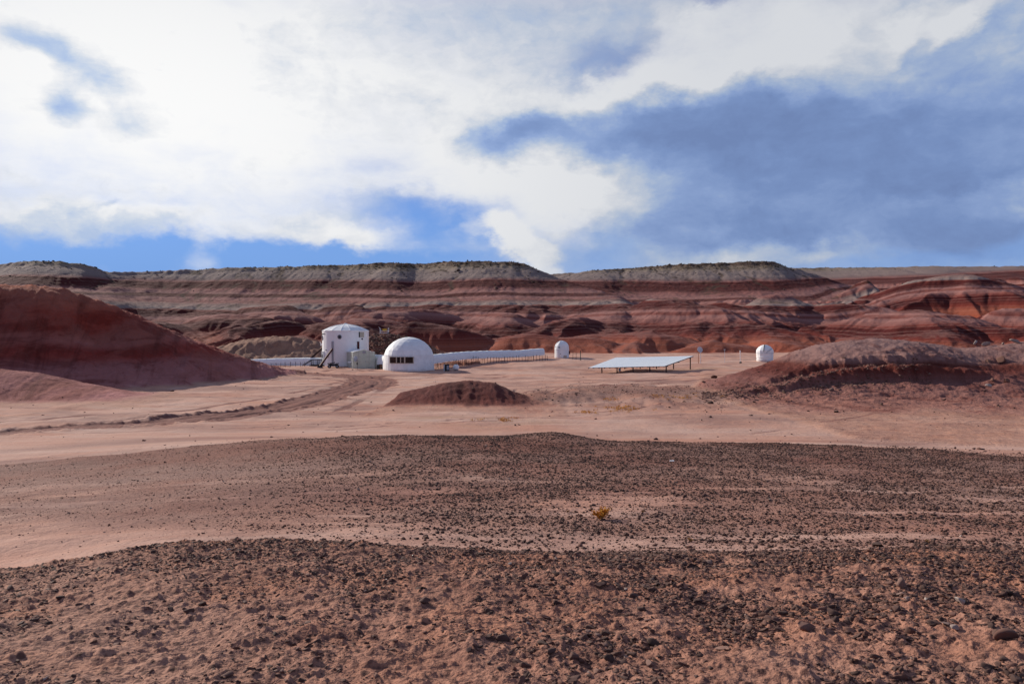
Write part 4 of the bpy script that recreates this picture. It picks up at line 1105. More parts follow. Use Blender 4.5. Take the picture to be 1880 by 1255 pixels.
# ------------------------------------------------------------------ observatories
def observatory_tall():
    D = 165.0; R = 1.44; zb = zat(657.9, D - R); C = (X(1031.5, D), D, zb)
    t = thing('observatory', 'white observatory with round dome roof and red box on its side', 'observatory', C); rad = math.radians
    MB().lathe([(R + .04, -.6), (R + .04, .02), (R, .06), (R, 1.80), (R + .06, 1.82), (R + .06, 1.90), (R - .02, 1.92)], 40).build('wall', WHITE, t, True)
    prof = [(R - .01, 1.90), (R - .01, 2.14)] + [((R - .01) * math.cos(a), 2.14 + (R - .01) * math.sin(a)) for a in np.linspace(.12, math.pi / 2 - .02, 11)]
    d = MB().lathe(prof, 40).build('dome_roof', WHITE, t, True)
    sl = MB()      # raised shutter band over the dome, towards the left
    for k in range(12):
        a0 = k / 12 * math.pi / 2; a1 = (k + 1) / 12 * math.pi / 2
        for side in (-28, -66):
            def pt(a): r = R * 1.01; b = rad(side) if a < 1.3 else rad(-47 + (side + 47) * 1); return Vector((r * math.cos(a) * math.sin(b), -r * math.cos(a) * math.cos(b), 2.14 + r * math.sin(a)))
            sl.bar(pt(a0), pt(a1), .05, .06)
    sl.build('shutter', LGREY, d)
    p = Vector((R * math.sin(rad(-26)), -R * math.cos(rad(-26)), 2.22)); n = Vector((math.sin(rad(-26)), -math.cos(rad(-26)), 0))
    MB().box(p + n * .02, (.34, .10, .17), rad(-26)).build('hatch', BLACK, d)
    dr = MB().arc_plate(R, rad(-62), rad(-26), .1, 1.72, .03, 6).build('door', WHITE, t)
    MB().arc_plate(R + .03, rad(-27), rad(-25), .05, 1.76, .02, 1).arc_plate(R + .03, rad(-63), rad(-61), .05, 1.76, .02, 1).arc_plate(R + .03, rad(-63), rad(-25), 1.76, 1.80, .02, 5).build('door_edge', SEAM, dr)
    p = Vector((R * math.sin(rad(-14)), -R * math.cos(rad(-14)), .95)); MB().box(p, (.14, .12, .18), rad(-14)).build('lock_box', GREY, dr)
    MB().arc_plate(R, rad(10), rad(38), .18, .62, .03, 4).build('tan_panel', TANP, t)
    MB().box((R + .06, -.25, 1.15), (.26, .3, .62)).build('meter_box', RUST, t)
observatory_tall()

def observatory_small():
    D = 150.0; R = 1.48; zb = zat(662.9, D - R); C = (X(1404.2, D), D, zb)
    t = thing('observatory', 'small white observatory with dark slit in its faceted dome', 'observatory', C); rad = math.radians
    MB().lathe([(R - .02, -.5), (R - .02, .18), (R + .03, .2), (R + .03, .26), (R - .02, .28), (R - .02, .66), (R + .05, .68), (R + .05, .80), (R, .84)], 40).build('wall', WHITE, t, True)
    prof = [(R + .01, .84), (R + .06, 1.45), (R + .06, 1.92), (R * .93, 2.25), (R * .74, 2.58), (R * .48, 2.83), (R * .2, 2.97), (.02, 3.0)]
    d = MB().lathe(prof, 14).build('dome_roof', WHITE, t, True, 12)
    # shutter leaf and the open slit beside it
    def pt(r, b, z): return Vector((r * math.sin(b), -r * math.cos(b), z))
    pr = [(R + .07, 1.70), (R + .08, 1.94), (R * .93 + .02, 2.28), (R * .74 + .02, 2.61), (R * .48 + .02, 2.86), (R * .2 + .02, 3.0)]
    s = MB()
    for (r0, z0), (r1, z1) in zip(pr[:-1], pr[1:]):
        s.bar(pt(r0, rad(-24), z0), pt(r1, rad(-24 + (0 if r1 > .6 else 10)), z1), .13, .07)
    s.build('slit', BLACK, d)
    e = MB()
    for off, w in ((14, .045), (30, .04)):
        q = [pt(R + .075, rad(-10), 1.25 + off * .012), pt(R + .08, rad(8), 1.62 + off * .012), pt(R + .07, rad(24), 1.88 + off * .012), pt(R * .97, rad(44), 2.06 + off * .014)]
        e.tube(q, w * .6, 5)
    e.build('shutter_edge', GREY, d, True)
    MB().lathe([(R + .062, 1.40), (R + .085, 1.42), (R + .085, 1.47), (R + .062, 1.49)], 40, close_top=False).build('band', LGREY, d, True)
observatory_small()

# ------------------------------------------------------------------ solar array
def solar():
    A = P(1080, 675.2, 128.5); B = P(1219.5, 672.3, 128.0); Cc = P(1273.5, 653.4, 137.0); Dd = P(1131, 656.3, 138.0)
    t = thing('solar_array', 'wide ground mounted solar array of pale panels on dark posts', 'solar array', (A.x, A.y, A.z))
    n = (B - A).cross(Dd - A).normalized()
    if n.z < 0: n = -n
    def uv(u, v): return (A * (1 - u) + B * u) * (1 - v) + (Dd * (1 - u) + Cc * u) * v - A
    NU, NV = 14, 5
    for j in range(NV):
        for i in range(NU):
            g_ = .0010; h_ = .006
            q = [uv((i + a) / NU + sa * g_, (j + b) / NV + sb * h_) for a, b, sa, sb in ((0, 0, 1, 1), (1, 0, -1, 1), (1, 1, -1, -1), (0, 1, 1, -1))]
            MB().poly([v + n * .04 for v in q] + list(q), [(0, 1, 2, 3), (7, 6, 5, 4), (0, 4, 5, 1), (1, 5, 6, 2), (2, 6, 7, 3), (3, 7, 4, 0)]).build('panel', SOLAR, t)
    fr = MB()
    for i in range(NU + 1): fr.bar(uv(min(max(i / NU, .004), .996), -.012) - n * .06, uv(min(max(i / NU, .004), .996), 1.0) - n * .06, .07, .10)
    for v in (.12, .5, .9): fr.bar(uv(0, v) - n * .17, uv(1, v) - n * .17, .12, .14)
    fr.build('frame', simple('dark_rack_steel', (.06, .055, .055), .6), t)
    posts = [(u, v) for u in (.14, .34, .55, .77, .985) for v in (.10, .92)]
    for u, v in posts:
        p = uv(u, v) - n * .2; g0 = float(height_xy(A.x + p.x, A.y + p.y)) - A.z - .2
        MB().bar(p, (p.x, p.y, g0), .17, .17).build('post', BROWNST, t)
    p = uv(.375, .10); MB().box((p.x, p.y, p.z - .55), (.35, .2, .5)).build('inverter_box', GREY, t)
solar()

# ------------------------------------------------------------------ fences
def fence(label, pts, h, seed, rails=2, mat=BROWNST, step=.62):
    A = np.array(pts, float); Ls = np.concatenate([[0], np.cumsum(np.hypot(np.diff(A[:, 0]), np.diff(A[:, 1])))]); rr = random.Random(seed)
    t = thing('fence', label, 'fence', (A[0, 0], A[0, 1], float(height_xy(A[0, 0], A[0, 1])))); z0 = t.location.z
    n = int(Ls[-1] / step); pr = []
    for i in range(n + 1):
        s = Ls[-1] * i / n + rr.uniform(-.1, .1); x = float(np.interp(s, Ls, A[:, 0])); y = float(np.interp(s, Ls, A[:, 1])); z = float(height_xy(x, y)) - z0
        hh = h * rr.uniform(.82, 1.12); x -= A[0, 0]; y -= A[0, 1]
        MB().tube([(x, y, z - .2), (x + rr.uniform(-.04, .04), y, z + hh)], .038, 6).build('post', mat, t)
        pr.append((x, y, z, hh))
    for k in range(rails):
        f = (.35, .8)[k] if rails == 2 else .6
        m = MB(); m.tube([(x, y, z + h * f + rr.uniform(-.03, .03)) for x, y, z, hh in pr], .016, 4); m.build('wire', mat, t)
    return t
fence('thin brown post fence along the foot of the long tunnel', [(X(799, 137.5), 137.5), (X(812, 141), 141), (X(835, 145.5), 145.5), (X(870, 150), 150), (X(930, 154), 154), (X(1006, 158), 158)], 1.12, 21)
fence('low wire fence below the left tunnel', [(X(497, 146), 146), (X(560, 146.5), 146.5)], .8, 22, 1, step=.85)
fence('short post fence right of the tall observatory', [(X(1051, 160), 160), (X(1066, 161), 161)], 1.5, 23, 2, BLACK, .8)

# ------------------------------------------------------------------ small things about the station
def tank():
    D = 135.5; px = 837.2; z = gz(px, D); r = .53; t = thing('water_tank', 'white ball shaped tank standing right of the dome', 'tank', (X(px, D), D, z)); c = zat(674.3, D) - z
    MB().lathe([(max(r * math.cos(a), .01), c + r * math.sin(a)) for a in np.linspace(-1.55, 1.55, 17)], 28).build('shell', WHITE, t, True)
    MB().lathe([(.17, c + r - .04), (.17, c + r + .07), (.1, c + r + .10)], 14).build('lid', BLACK, t)
    MB().lathe([(.40, -.15), (.38, c - r * .8), (.30, c - r * .72)], 20).build('stand', BLACK, t)
tank()
def cabinet():
    D = 134.6; px = 820.5; z = gz(px, D); t = thing('equipment_cabinet', 'black equipment cabinet with pale side beside the dome', 'cabinet', (X(px, D), D, z), .15)
    MB().box((0, 0, .5), (.78, .6, 1.1)).build('body', BLACK, t); MB().box((-.46, 0, .52), (.13, .62, 1.06)).build('side_panel', LGREY, t)
    MB().box((.12, -.315, .55), (.36, .04, .7)).build('door', GREY, t); MB().box((0, 0, 1.08), (.86, .7, .06)).build('lid', BLACK, t)
cabinet()
def barrels():
    D = 139.5
    for px, r, h, m, lb in ((694.5, .26, .8, BLACK, 'black drum between greenhouse and dome'), (699, .24, .85, BROWNST, 'brown drum beside a black one by the dome')):
        z = gz(px, D); t = thing('drum', lb, 'drum', (X(px, D), D, z))
        MB().lathe([(r, -.1), (r, .04), (r + .02, .06), (r, .08), (r, h * .5), (r + .02, h * .5 + .02), (r, h * .5 + .04), (r, h - .04), (r + .02, h), (r - .02, h)], 18).build('body', m, t, True)
        MB().disc((.1, 0, h - .005), (0, 0, 1), .05, .04, 10).build('bung', GREY, t)
barrels()
def dish_stand():
    D = 145.0; px = 1284.5; z = gz(px, D); t = thing('satellite_dish', 'grey satellite dish on two legs behind the solar array', 'satellite dish', (X(px, D), D, z)); h = zat(641.7, D) - z
    c = Vector((0, -.1, h)); ax = Vector((.35, -1, .25)).normalized(); u = ax.cross(Vector((0, 0, 1))).normalized(); v = u.cross(ax)
    mb = MB(); pts = []; n = 24
    for k in range(5):
        r = .52 * (k + .02) / 4
        for i in range(n): a = 2 * math.pi * i / n; pts.append(c + (u * math.cos(a) + v * math.sin(a)) * r + ax * (r * r * .35))
    for k in range(5):
        r = .52 * (k + .02) / 4
        for i in range(n): a = 2 * math.pi * i / n; pts.append(c + (u * math.cos(a) + v * math.sin(a)) * r + ax * (r * r * .35 - .03))
    fs = []
    for s in (0, 5 * n):
        for k in range(4):
            for i in range(n): fs.append((s + k * n + i, s + k * n + (i + 1) % n, s + (k + 1) * n + (i + 1) % n, s + (k + 1) * n + i))
    for i in range(n): fs.append((4 * n + i, 4 * n + (i + 1) % n, 9 * n + (i + 1) % n, 9 * n + i))
    mb.poly(pts, fs).build('reflector', LGREY, t, True)
    MB().tube([c - v * .5, c + ax * .55], .02, 6).box(c + ax * .56, (.1, .1, .1)).build('feed_arm', GREY, t)
    MB().bar((-.2, 0, -.2), (-.2, 0, h), .08).build('leg', simple('orange_rust', (.36, .12, .05), .8), t)
    MB().bar((.2, .1, -.2), (.2, .1, h), .07).build('leg', LGREY, t)
    MB().bar((-.2, 0, h * .75), (.2, .1, h * .75), .05).bar((-.2, 0, h - .1), (.2, .1, h - .1), .06).build('crossbar', GREY, t)
dish_stand()
def pole(label, px, pyt, D, r, mat, cap=None, cat='pole', name='pole', base=None):
    z = gz(px, D); h = zat(pyt, D) - z; t = thing(name, label, cat, (X(px, D), D, z))
    MB().tube([(0, 0, -.3), (0, 0, h)], r, 8).build('shaft', mat, t, True)
    if cap: MB().box((0, 0, h), cap[0]).build('head', cap[1], t)
    if base: MB().box((.05, 0, .1), base[0], .4).build('base', base[1], t)
    return t
pole('thin white pole with dark base left of the small observatory', 1359, 645.5, 147, .05, WHITE, ((.16, .12, .45), WHITE), base=((.3, .3, .35), BLACK))
pole('thin pole with small crossbar right of the satellite dish', 1330.5, 641.5, 149, .03, LGREY, ((.34, .06, .12), LGREY))
pole('dark post standing alone between tall observatory and solar array', 1065.8, 644.5, 158, .07, simple('green_black_post', (.04, .055, .04), .7), ((.22, .2, .14), BLACK))
def turbine():
    D = 138.0; px = 647.2; z = gz(px, D); t = thing('weather_vane', 'white flat vane on a slim pole before the greenhouse', 'vane', (X(px, D), D, z)); h = zat(663.5, D) - z
    MB().tube([(0, 0, -.2), (0, 0, h + .7)], .03, 8).build('pole', GREY, t, True)
    MB().poly([(-.95, 0, h - .16), (-.6, -.06, h - .2), (-.1, -.05, h - .02), (0, 0, h + .10), (-.25, 0, h + .05), (-.6, 0, h - .04), (-.95, .03, h - .12), (-.6, .06, h - .16), (-.1, .05, h)],
              [(0, 1, 2, 3, 4, 5), (0, 6, 7, 8, 3), (0, 1, 7, 6), (1, 2, 8, 7), (2, 3, 8), (0, 5, 4, 3, 8, 7, 6)]).build('vane', WHITE, t)
    MB().box((0, 0, .03), (.26, .26, .1)).build('base', BROWNST, t)
turbine()
def small_dish():
    D = 139.5; px = 655.9; z = gz(px, D); t = thing('satellite_dish', 'blue grey panel dish on a pole at the greenhouse corner', 'satellite dish', (X(px, D), D, z)); h = zat(659, D) - z
    MB().tube([(0, 0, -.2), (0, 0, h)], .035, 8).build('pole', BROWNST, t, True)
    c = Vector((-.25, -.1, h + .05)); b = MB()
    n = 20; u = Vector((.85, .4, .25)).normalized(); v = Vector((-.1, -.2, 1)).normalized(); w = u.cross(v)
    P1 = [c + u * .36 * math.cos(2 * math.pi * i / n) + v * .50 * math.sin(2 * math.pi * i / n) for i in range(n)]
    b.poly(P1 + [p - w * .06 for p in P1], [tuple(range(n)), tuple(range(2 * n - 1, n - 1, -1))] + [(i, (i + 1) % n, n + (i + 1) % n, n + i) for i in range(n)]).build('reflector', simple('blue_grey_dish', (.30, .36, .46), .5), t)
    MB().bar(c - v * .3, c + w * .4 + v * .05, .03).build('feed_arm', GREY, t); MB().box((0, -.05, .95), (.2, .16, .34)).build('junction_box', BLACK, t)
small_dish()
def platform():
    D = 180.5; px = 706; z = gz(px, D); t = thing('railed_platform', 'white railed frame holding a yellow panel on the rubble heap', 'platform', (X(px, D), D, z)); top = zat(601.5, D) - z; fl = .25
    fr = MB()
    for x in (-.95, .85):
        for y in (-.5, .6): fr.bar((x, y, -.4), (x, y, top if y < 0 else top * .9), .07)
    for y in (-.5, .6): fr.bar((-.95, y, .75), (.85, y, .75), .06).bar((-.95, y, .32), (.85, y, .32), .10)
    fr.bar((-.95, -.5, top), (-1.2, -.6, top + .12), .06).bar((.85, -.5, top * .75), (1.1, -.6, top), .06)
    fr.build('rail', WHITE, t)
    MB().box((0, .05, .3), (1.8, 1.1, .08)).build('deck', LGREY, t)
    b = MB(); n = 12
    for s in (0, .08): b.v += [(.0 + .52 * math.cos(2 * math.pi * i / n), .2 + s, top * .70 + .34 * math.sin(2 * math.pi * i / n) + .1 * math.cos(4 * math.pi * i / n)) for i in range(n)]
    b.f += [tuple(range(n)), tuple(range(2 * n - 1, n - 1, -1))] + [(i, (i + 1) % n, n + (i + 1) % n, n + i) for i in range(n)]
    b.build('panel', YELLOW, t)
platform()
# ------------------------------------------------------------------ stones
def ico(sub):
    bm = bmesh.new(); bmesh.ops.create_icosphere(bm, subdivisions=sub, radius=1)
    v = np.array([p.co for p in bm.verts], f32); f = np.array([[q.index for q in p.verts] for p in bm.faces], np.int32); bm.free(); return v, f
ICO = {1: ico(1), 2: ico(2), 3: ico(3)}
def rock_shape(sub, seed, flat=.62, chunk=.35):
    rng = np.random.default_rng(seed); v, f = ICO[sub]; v = v.copy()
    # cut by a few random planes so that the stone has flat broken faces
    for _ in range(int(rng.integers(6, 11))):
        n = rng.normal(size=3); n /= np.linalg.norm(n); d = rng.uniform(.18, .62)
        e = v @ n - d; v = v - np.where(e > 0, e, 0)[:, None] * n * .97
    v = v * (1 + rng.normal(0, .045 if sub < 3 else .02, (len(v), 1)))
    v = v * np.array([1.25, rng.uniform(.65, 1.05), flat * rng.uniform(.7, 1.4)])
    return v.astype(f32), f
VAR = {s: [rock_shape(s, 100 * s + i) for i in range(10)] for s in (1, 2, 3)}

def stone_mat():
    m, g, b = new_mat('desert_stone')
    geo = g.node('ShaderNodeNewGeometry'); pos = geo.outputs['Position']; tint = g.attr('tint')['Fac']
    c = g.ramp(tint, [(0, (.050, .028, .022)), (.40, (.105, .053, .040)), (.62, (.18, .083, .058)), (.80, (.21, .105, .075)), (.90, (.24, .16, .13)), (1, (.36, .29, .25))])
    n = g.noise(pos, 30, 4, .6); c = g.mix(g.mul(g.mr(n, .5, .75), .35), c, (.25, .13, .09))
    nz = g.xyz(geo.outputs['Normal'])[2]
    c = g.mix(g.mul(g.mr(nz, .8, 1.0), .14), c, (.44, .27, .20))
    g.put(b.inputs['Base Color'], c); b.inputs['Roughness'].default_value = .85; b.inputs['Specular IOR Level'].default_value = .25
    return m
STONE = stone_mat()

def scatter(name, groups, mat, label=None):
    """groups: (sub, positions (n,3), sizes (n), tints (n), sink) -> one mesh"""
    rng = np.random.default_rng(5); VC = []; FC = []; TC = []; base = 0
    for sub, pos, size, tint, sink in groups:
        which = rng.integers(0, 10, len(pos))
        for k in range(10):
            m = which == k; n = int(m.sum())
            if not n: continue
            v, f = VAR[sub][k]; a = rng.uniform(0, 2 * math.pi, n).astype(f32); tl = rng.normal(0, .30, n).astype(f32)
            ca, sa = np.cos(a)[:, None], np.sin(a)[:, None]; ct, st = np.cos(tl)[:, None], np.sin(tl)[:, None]
            x = v[None, :, 0]; y = v[None, :, 1]; z = v[None, :, 2]
            y2 = y * ct - z * st; z2 = y * st + z * ct
            X2 = x * ca - y2 * sa; Y2 = x * sa + y2 * ca
            s = size[m].astype(f32)[:, None]
            co = np.stack([X2 * s + pos[m, 0:1], Y2 * s + pos[m, 1:2], z2 * s + pos[m, 2:3] + s * sink], -1).reshape(-1, 3)
            fa = (f[None] + (np.arange(n, dtype=np.int32) * len(v))[:, None, None]).reshape(-1, 3) + base
            VC.append(co.astype(f32)); FC.append(fa); TC.append(np.repeat(tint[m], len(v))); base += n * len(v)
    o = np_mesh(name, np.vstack(VC), np.vstack(FC), 3, mat, False, {'tint': np.concatenate(TC)})
    o['kind'] = 'stuff'
    if label: o['label'] = label
    return o

def sample_fan(n, r0, r1, half=.66):
    r = np.sqrt(RNG.uniform(r0 * r0, r1 * r1, n)); a = RNG.uniform(-half, half, n)
    return r * np.sin(a), r * np.cos(a)
def with_z(x, y): return np.stack([x, y, height_xy(x, y)], 1).astype(f32)

def gravel():
    G = []
    # near crust: chips and clods
    x, y = sample_fan(280000, 2.9, 10.6); dn = fbm(x / .8, y / .8, 901, 3)
    keep = RNG.uniform(0, 1, len(x)) < np.clip(attr_xy('near', x, y) * (.40 + .9 * dn) * (.32 + .68 * sstep(200, 1300, CX + F * x / y + 420 * (y - 5.5))) + .45 * sstep(6.0, 8.2, y) * sstep(11, 10, y), 0, 1) ; x, y = x[keep], y[keep]
    sz = np.exp(RNG.normal(math.log(.0062), .60, len(x))).clip(.003, .034)
    sz *= 1 + .35 * sstep(300, 1500, CX + F * x / y)
    tint = np.clip(RNG.beta(2, 3, len(x)) * .95 + (RNG.uniform(0, 1, len(x)) > .985) * .3, 0, 1)
    big = sz > .012
    p = with_z(x, y)
    G.append((2, p[big], sz[big], tint[big], .15)); G.append((1, p[~big], sz[~big], tint[~big], .1))
    # stony slope up to the second crest
    x, y = sample_fan(380000, 9.5, 34.5); g = attr_xy('gravel', x, y); dn = fbm(x / 2.0, y / 1.1, 905, 3)
    keep = RNG.uniform(0, 1, len(x)) < np.clip(.07 + g * (.55 + .55 * dn), 0, 1) * (1 - sstep(32.6, 34.2, y + perlin(x / 2, y / 2, 9))); x, y = x[keep], y[keep]
    px = CX + F * x / y
    keep = RNG.uniform(0, 1, len(x)) < 1 - .80 * sstep(900, 250, px); x, y = x[keep], y[keep]
    sz = np.exp(RNG.normal(math.log(.0145), .58, len(x))).clip(.007, .055); sz = sz * (1 - .3 * sstep(900, 300, px[keep])); tint = np.clip(RNG.beta(1.6, 4, len(x)) + .25 * sstep(900, 300, px[keep]) + (RNG.uniform(0, 1, len(x)) > .99) * .5, 0, 1)
    G.append((1, with_z(x, y), sz, tint, .28))
    # stones strewn over the flat and the aprons
    x, y = sample_fan(60000, 33, 130); g = attr_xy('gravel', x, y); px = CX + F * x / y
    keep = RNG.uniform(0, 1, len(x)) < np.clip(g * .85 + .018 * (1 + fbm(x / 9, y / 6, 909, 2)) + .10 * sstep(1230, 1330, px) * sstep(80, 70, y) * sstep(50, 58, y), 0, 1) * (1 - attr_xy('track', x, y)); x, y = x[keep], y[keep]
    sz = np.exp(RNG.normal(math.log(.045), .5, len(x))).clip(.015, .22); tint = np.clip(RNG.beta(1.6, 3.6, len(x)), 0, .9)
    G.append((1, with_z(x, y), sz, tint, .2))
    # broken blocks under the ledge of the right mound
    n = 2600; px = 1290 + 420 * RNG.uniform(0, 1, n) ** 1.2; y = 70.2 + RNG.normal(0, 1.0, n) - np.abs(RNG.normal(0, 2.2, n)) * (RNG.uniform(0, 1, n) > .55); x = X(px, y) * 77.0 / y * y / 77.0
    sz = np.exp(RNG.normal(math.log(.075), .55, n)).clip(.03, .26); G.append((2, with_z(x, y), sz, np.clip(.52 + RNG.beta(2, 3, n) * .4, 0, .85), -.05))
    scatter('gravel', G, STONE, 'dark gravel and broken stones strewn over the red soil')
gravel()

def far_stones():
    # boulders and blocks along the mesa rim and down its gullies
    n = 60000; px = RNG.uniform(-60, 1950, n); D = RNG.uniform(395, 600, n); x = X(px, D); y = D
    st = attr_xy('strat', x, y); hl = attr_xy('hill', x, y); nz = fbm(x / 16, y / 40, 921, 3)
    keep = (hl > .5) & (RNG.uniform(0, 1, n) < np.where(st > 45.5, .13, np.where(st > 30, .03 * (nz > .15) + .05 * (perlin(x / 12, y / 80, 923) > .42), 0)))
    x, y = x[keep], y[keep]; sz = np.exp(RNG.normal(math.log(.42), .5, len(x))).clip(.15, 1.6); tint = np.clip(RNG.beta(1.2, 2.0, len(x)) * .35 + .62 * (RNG.uniform(0, 1, len(x)) > .72), 0, .93)
    far = [(1, with_z(x, y), sz, tint, .25)]
    # rubble heap behind the dome
    n = 2600; px = RNG.uniform(660, 800, n); D = RNG.uniform(168, 184, n); x = X(px, D); t = attr_xy('tan', x, D)
    keep = (t > .3) & (t < .7); x, y = x[keep], D[keep]; sz = np.exp(RNG.normal(math.log(.16), .55, len(x))).clip(.05, .7)
    far.append((1, with_z(x, y), sz, np.clip(RNG.beta(1.5, 2, len(x)), 0, .95), .2))
    scatter('rubble', far, simple('tan_rock', (.23, .17, .12), .9, vary=.3) if False else STONE, 'broken blocks strewn along the mesa rim and the heap behind the dome')
far_stones()

# scrub along the rim: one mass of small leafy tufts
def leaf_mat(name, a, b_):
    m, g, b = new_mat(name); t = g.attr('tint')['Fac']
    g.put(b.inputs['Base Color'], g.mix(t, a, b_)); b.inputs['Roughness'].default_value = .9; b.inputs['Specular IOR Level'].default_value = .1
    return m
def scrub():
    n = 95000; px = RNG.uniform(-60, 1950, n); D = RNG.uniform(395, 880, n); x = X(px, D)
    st = attr_xy('strat', x, D); hl = attr_xy('hill', x, D)
    keep = (hl > .5) & (RNG.uniform(0, 1, n) < np.where(st > 45, .60, np.where(st > 41, .12, 0)) * np.where(D > 600, .5, 1)); x, y = x[keep], D[keep]
    p = with_z(x, y); m = len(x); nb = 9
    c = np.repeat(p, nb, 0); r = np.repeat(np.exp(RNG.normal(math.log(.48), .35, m)), nb).astype(f32)
    d = RNG.normal(size=(m * nb, 3)).astype(f32); d[:, 2] = np.abs(d[:, 2]) * .8; d /= np.linalg.norm(d, axis=1)[:, None]
    u = np.cross(d, RNG.normal(size=d.shape)).astype(f32); u /= np.linalg.norm(u, axis=1)[:, None]; w = np.cross(d, u)
    o = c + d * (r * RNG.uniform(.2, .9, m * nb))[:, None]
    s = (r * .42)[:, None]
    V = np.stack([o + u * s, o - u * s * .6 + w * s * .8, o - u * s * .5 - w * s * .8], 1).reshape(-1, 3)
    f = np.arange(len(V), dtype=np.int32).reshape(-1, 3)
    ob = np_mesh('scrub', V, f, 3, leaf_mat('dry_scrub', (.040, .042, .022), (.12, .095, .05)), False, {'tint': np.repeat(RNG.uniform(0, 1, m * nb), 3)})
    ob['kind'] = 'stuff'; ob['label'] = 'low dark scrub along the mesa rim'
scrub()

# ------------------------------------------------------------------ single rocks
def rock_object(name, label, px, py, w_px, tint, seed, flat=.7, sub=3, group=None, cat='rock', sink=.25, at=None):
    p = at or on_ground(px, py); D = p.y; r = w_px / F * D / 2
    v, f = rock_shape(sub, seed, flat)
    me_o = np_mesh(name, v * r, f, 3, STONE, False, {'tint': np.full(len(v), tint, f32)})
    me_o.location = (p.x, p.y, p.z + r * sink); me_o.rotation_euler = (0, 0, seed * 1.3)
    return tag(me_o, label, cat, group)
R_ = rock_object
R_('rock', 'rounded white stone beside the dark red rocks on the right slope', 1815, 711, 10, 1.0, 31, .95, sink=.6)
R_('rock', 'dark red block just above the white stone on the right slope', 1823, 699, 15, .62, 32, .8, sink=.4)
R_('rock', 'jagged dark red rock right of the white stone', 1848, 702, 14, .6, 33, .9, sink=.4)
R_('rock', 'small red rock low between the white stone and its red neighbour', 1822, 706, 7, .66, 34, .7, sink=.3)
R_('rock', 'pale boulder at the left end of the grey mound crest', 1789, 634, 13, .98, 35, .75, sink=.5)
R_('rock', 'flat pale boulder second along the grey mound crest', 1812, 635, 14, .95, 36, .55, sink=.4)
R_('rock', 'small pale boulder in the gap of the grey mound crest', 1840, 633, 9, .94, 37, .7, sink=.5)
R_('rock', 'broad pale boulder near the right edge of the grey mound crest', 1866, 630, 22, .93, 38, .5, sink=.35)
R_('rock', 'reddish brown outcrop block on the grey mound, rightmost ledge', 1836, 663, 26, .72, 39, .6, sink=.3)
R_('rock', 'brown rubbly block at left of the outcrop on the grey mound', 1815, 665, 17, .8, 40, .7, sink=.3)
R_('rock', 'dark boulder at the left tip of the rocky ledge', 1292, 703, 10, .5, 41, .8, sink=.4)
R_('rock', 'dark red boulder above the left tip of the rocky ledge', 1312, 694, 14, .55, 42, .7, sink=.35)
for i, (px, py, w, lb) in enumerate([(1303, 741, 11, 'wide dark rock low on the pale apron, leftmost'), (1366, 740, 7, 'dark rock left of a close pair on the apron'), (1384, 739, 8, 'dark rock right of a close pair on the apron'),
        (1440, 721, 11, 'dark rock high on the slope under the ledge'), (1351, 729, 5, 'tiny dark rock above the close pair'), (1537, 757, 10, 'dark rock alone in the middle of the sandy apron'), (1619, 743, 8, 'dark rock at the upper edge of the sandy slope'),
        (1454, 798, 8, 'dark rock on the sand just beyond the stony crest'), (1809, 718, 6, 'small dark stone below the white stone'), (945, 781, 7, 'left stone of a dark pair on the flat'), (953, 780, 6, 'right stone of a dark pair on the flat'),
        (722, 754, 8, 'dark stone at the left foot of the middle mound'), (1014, 756, 6, 'dark stone on the sand right of the middle mound'), (303, 849, 9, 'lone dark stone at left on the gravel slope')]):
    R_('rock', lb, px, py, w, .12 + .02 * i, 60 + i, .65, 2, sink=.35)
for i, (px, py, w, t, fl, lb) in enumerate([(1480, 1158, 42, .66, .75, 'large reddish brown stone in the foreground crust'), (1766, 1107, 24, 1.0, .8, 'pale cream stone at right in the foreground'), (1615, 1003, 26, .05, .35, 'black slab tilted on the foreground crest'),
        (1655, 1078, 30, .84, .8, 'tan brown stone standing upright below the crest'), (1846, 1172, 36, .5, .7, 'dark maroon stone near the right edge of the foreground'), (1756, 1153, 22, .96, .35, 'flat grey white chip right of centre foreground'), (1738, 1147, 24, .9, .4, 'flat grey chip left of the whiter chip'),
        (1422, 1085, 26, .45, .5, 'grey brown flat stone under the crest'), (1272, 1042, 30, .06, .5, 'black angular block on the stony crest'), (1530, 1130, 34, .2, .7, 'dark broken stone just behind the large reddish brown one in the foreground'), (862, 1195, 16, .3, .5, 'small dark stone in the bare sandy foreground patch'),
        (1104, 1075, 24, .4, .6, 'plain brown stone standing alone in the middle of the foreground crust'), (780, 1104, 20, .35, .6, 'brown clod left of centre in the foreground')]):
    R_('rock', lb, px, py, w, t, 90 + i, fl, 3, sink=.3)
# boulders of the heap behind the dome
hb = [(700, 617, 9), (712, 619, 10), (724, 621, 8), (736, 622, 10), (690, 622, 9), (705, 626, 8), (720, 629, 9), (748, 626, 8), (680, 620, 8), (698, 634, 6), (715, 637, 7), (686, 640, 6)]
for i, (px, py, w) in enumerate(hb):
    R_('boulder', 'tan brown boulder among the rubble heap behind the white dome', px, py, w, .84 - .03 * (i % 4), 120 + i, .8, 2, 'boulders of the rubble heap', 'boulder', .2)

# a scrap of white litter on the gravel
p = on_ground(1233, 848)
tag(MB().poly([(-.07, -.02, .012), (.07, -.03, .012), (.08, .03, .03), (-.05, .04, .018), (-.07, -.02, .020), (.07, -.03, .020), (.08, .03, .038), (-.05, .04, .026)], [(3, 2, 1, 0), (4, 5, 6, 7), (0, 1, 5, 4), (1, 2, 6, 5), (2, 3, 7, 6), (3, 0, 4, 7)]).build('paper_scrap', simple('white_paper', (.8, .8, .8), .8)), 'scrap of white litter lying on the dark gravel', 'litter').location = p + Vector((0, 0, .02))

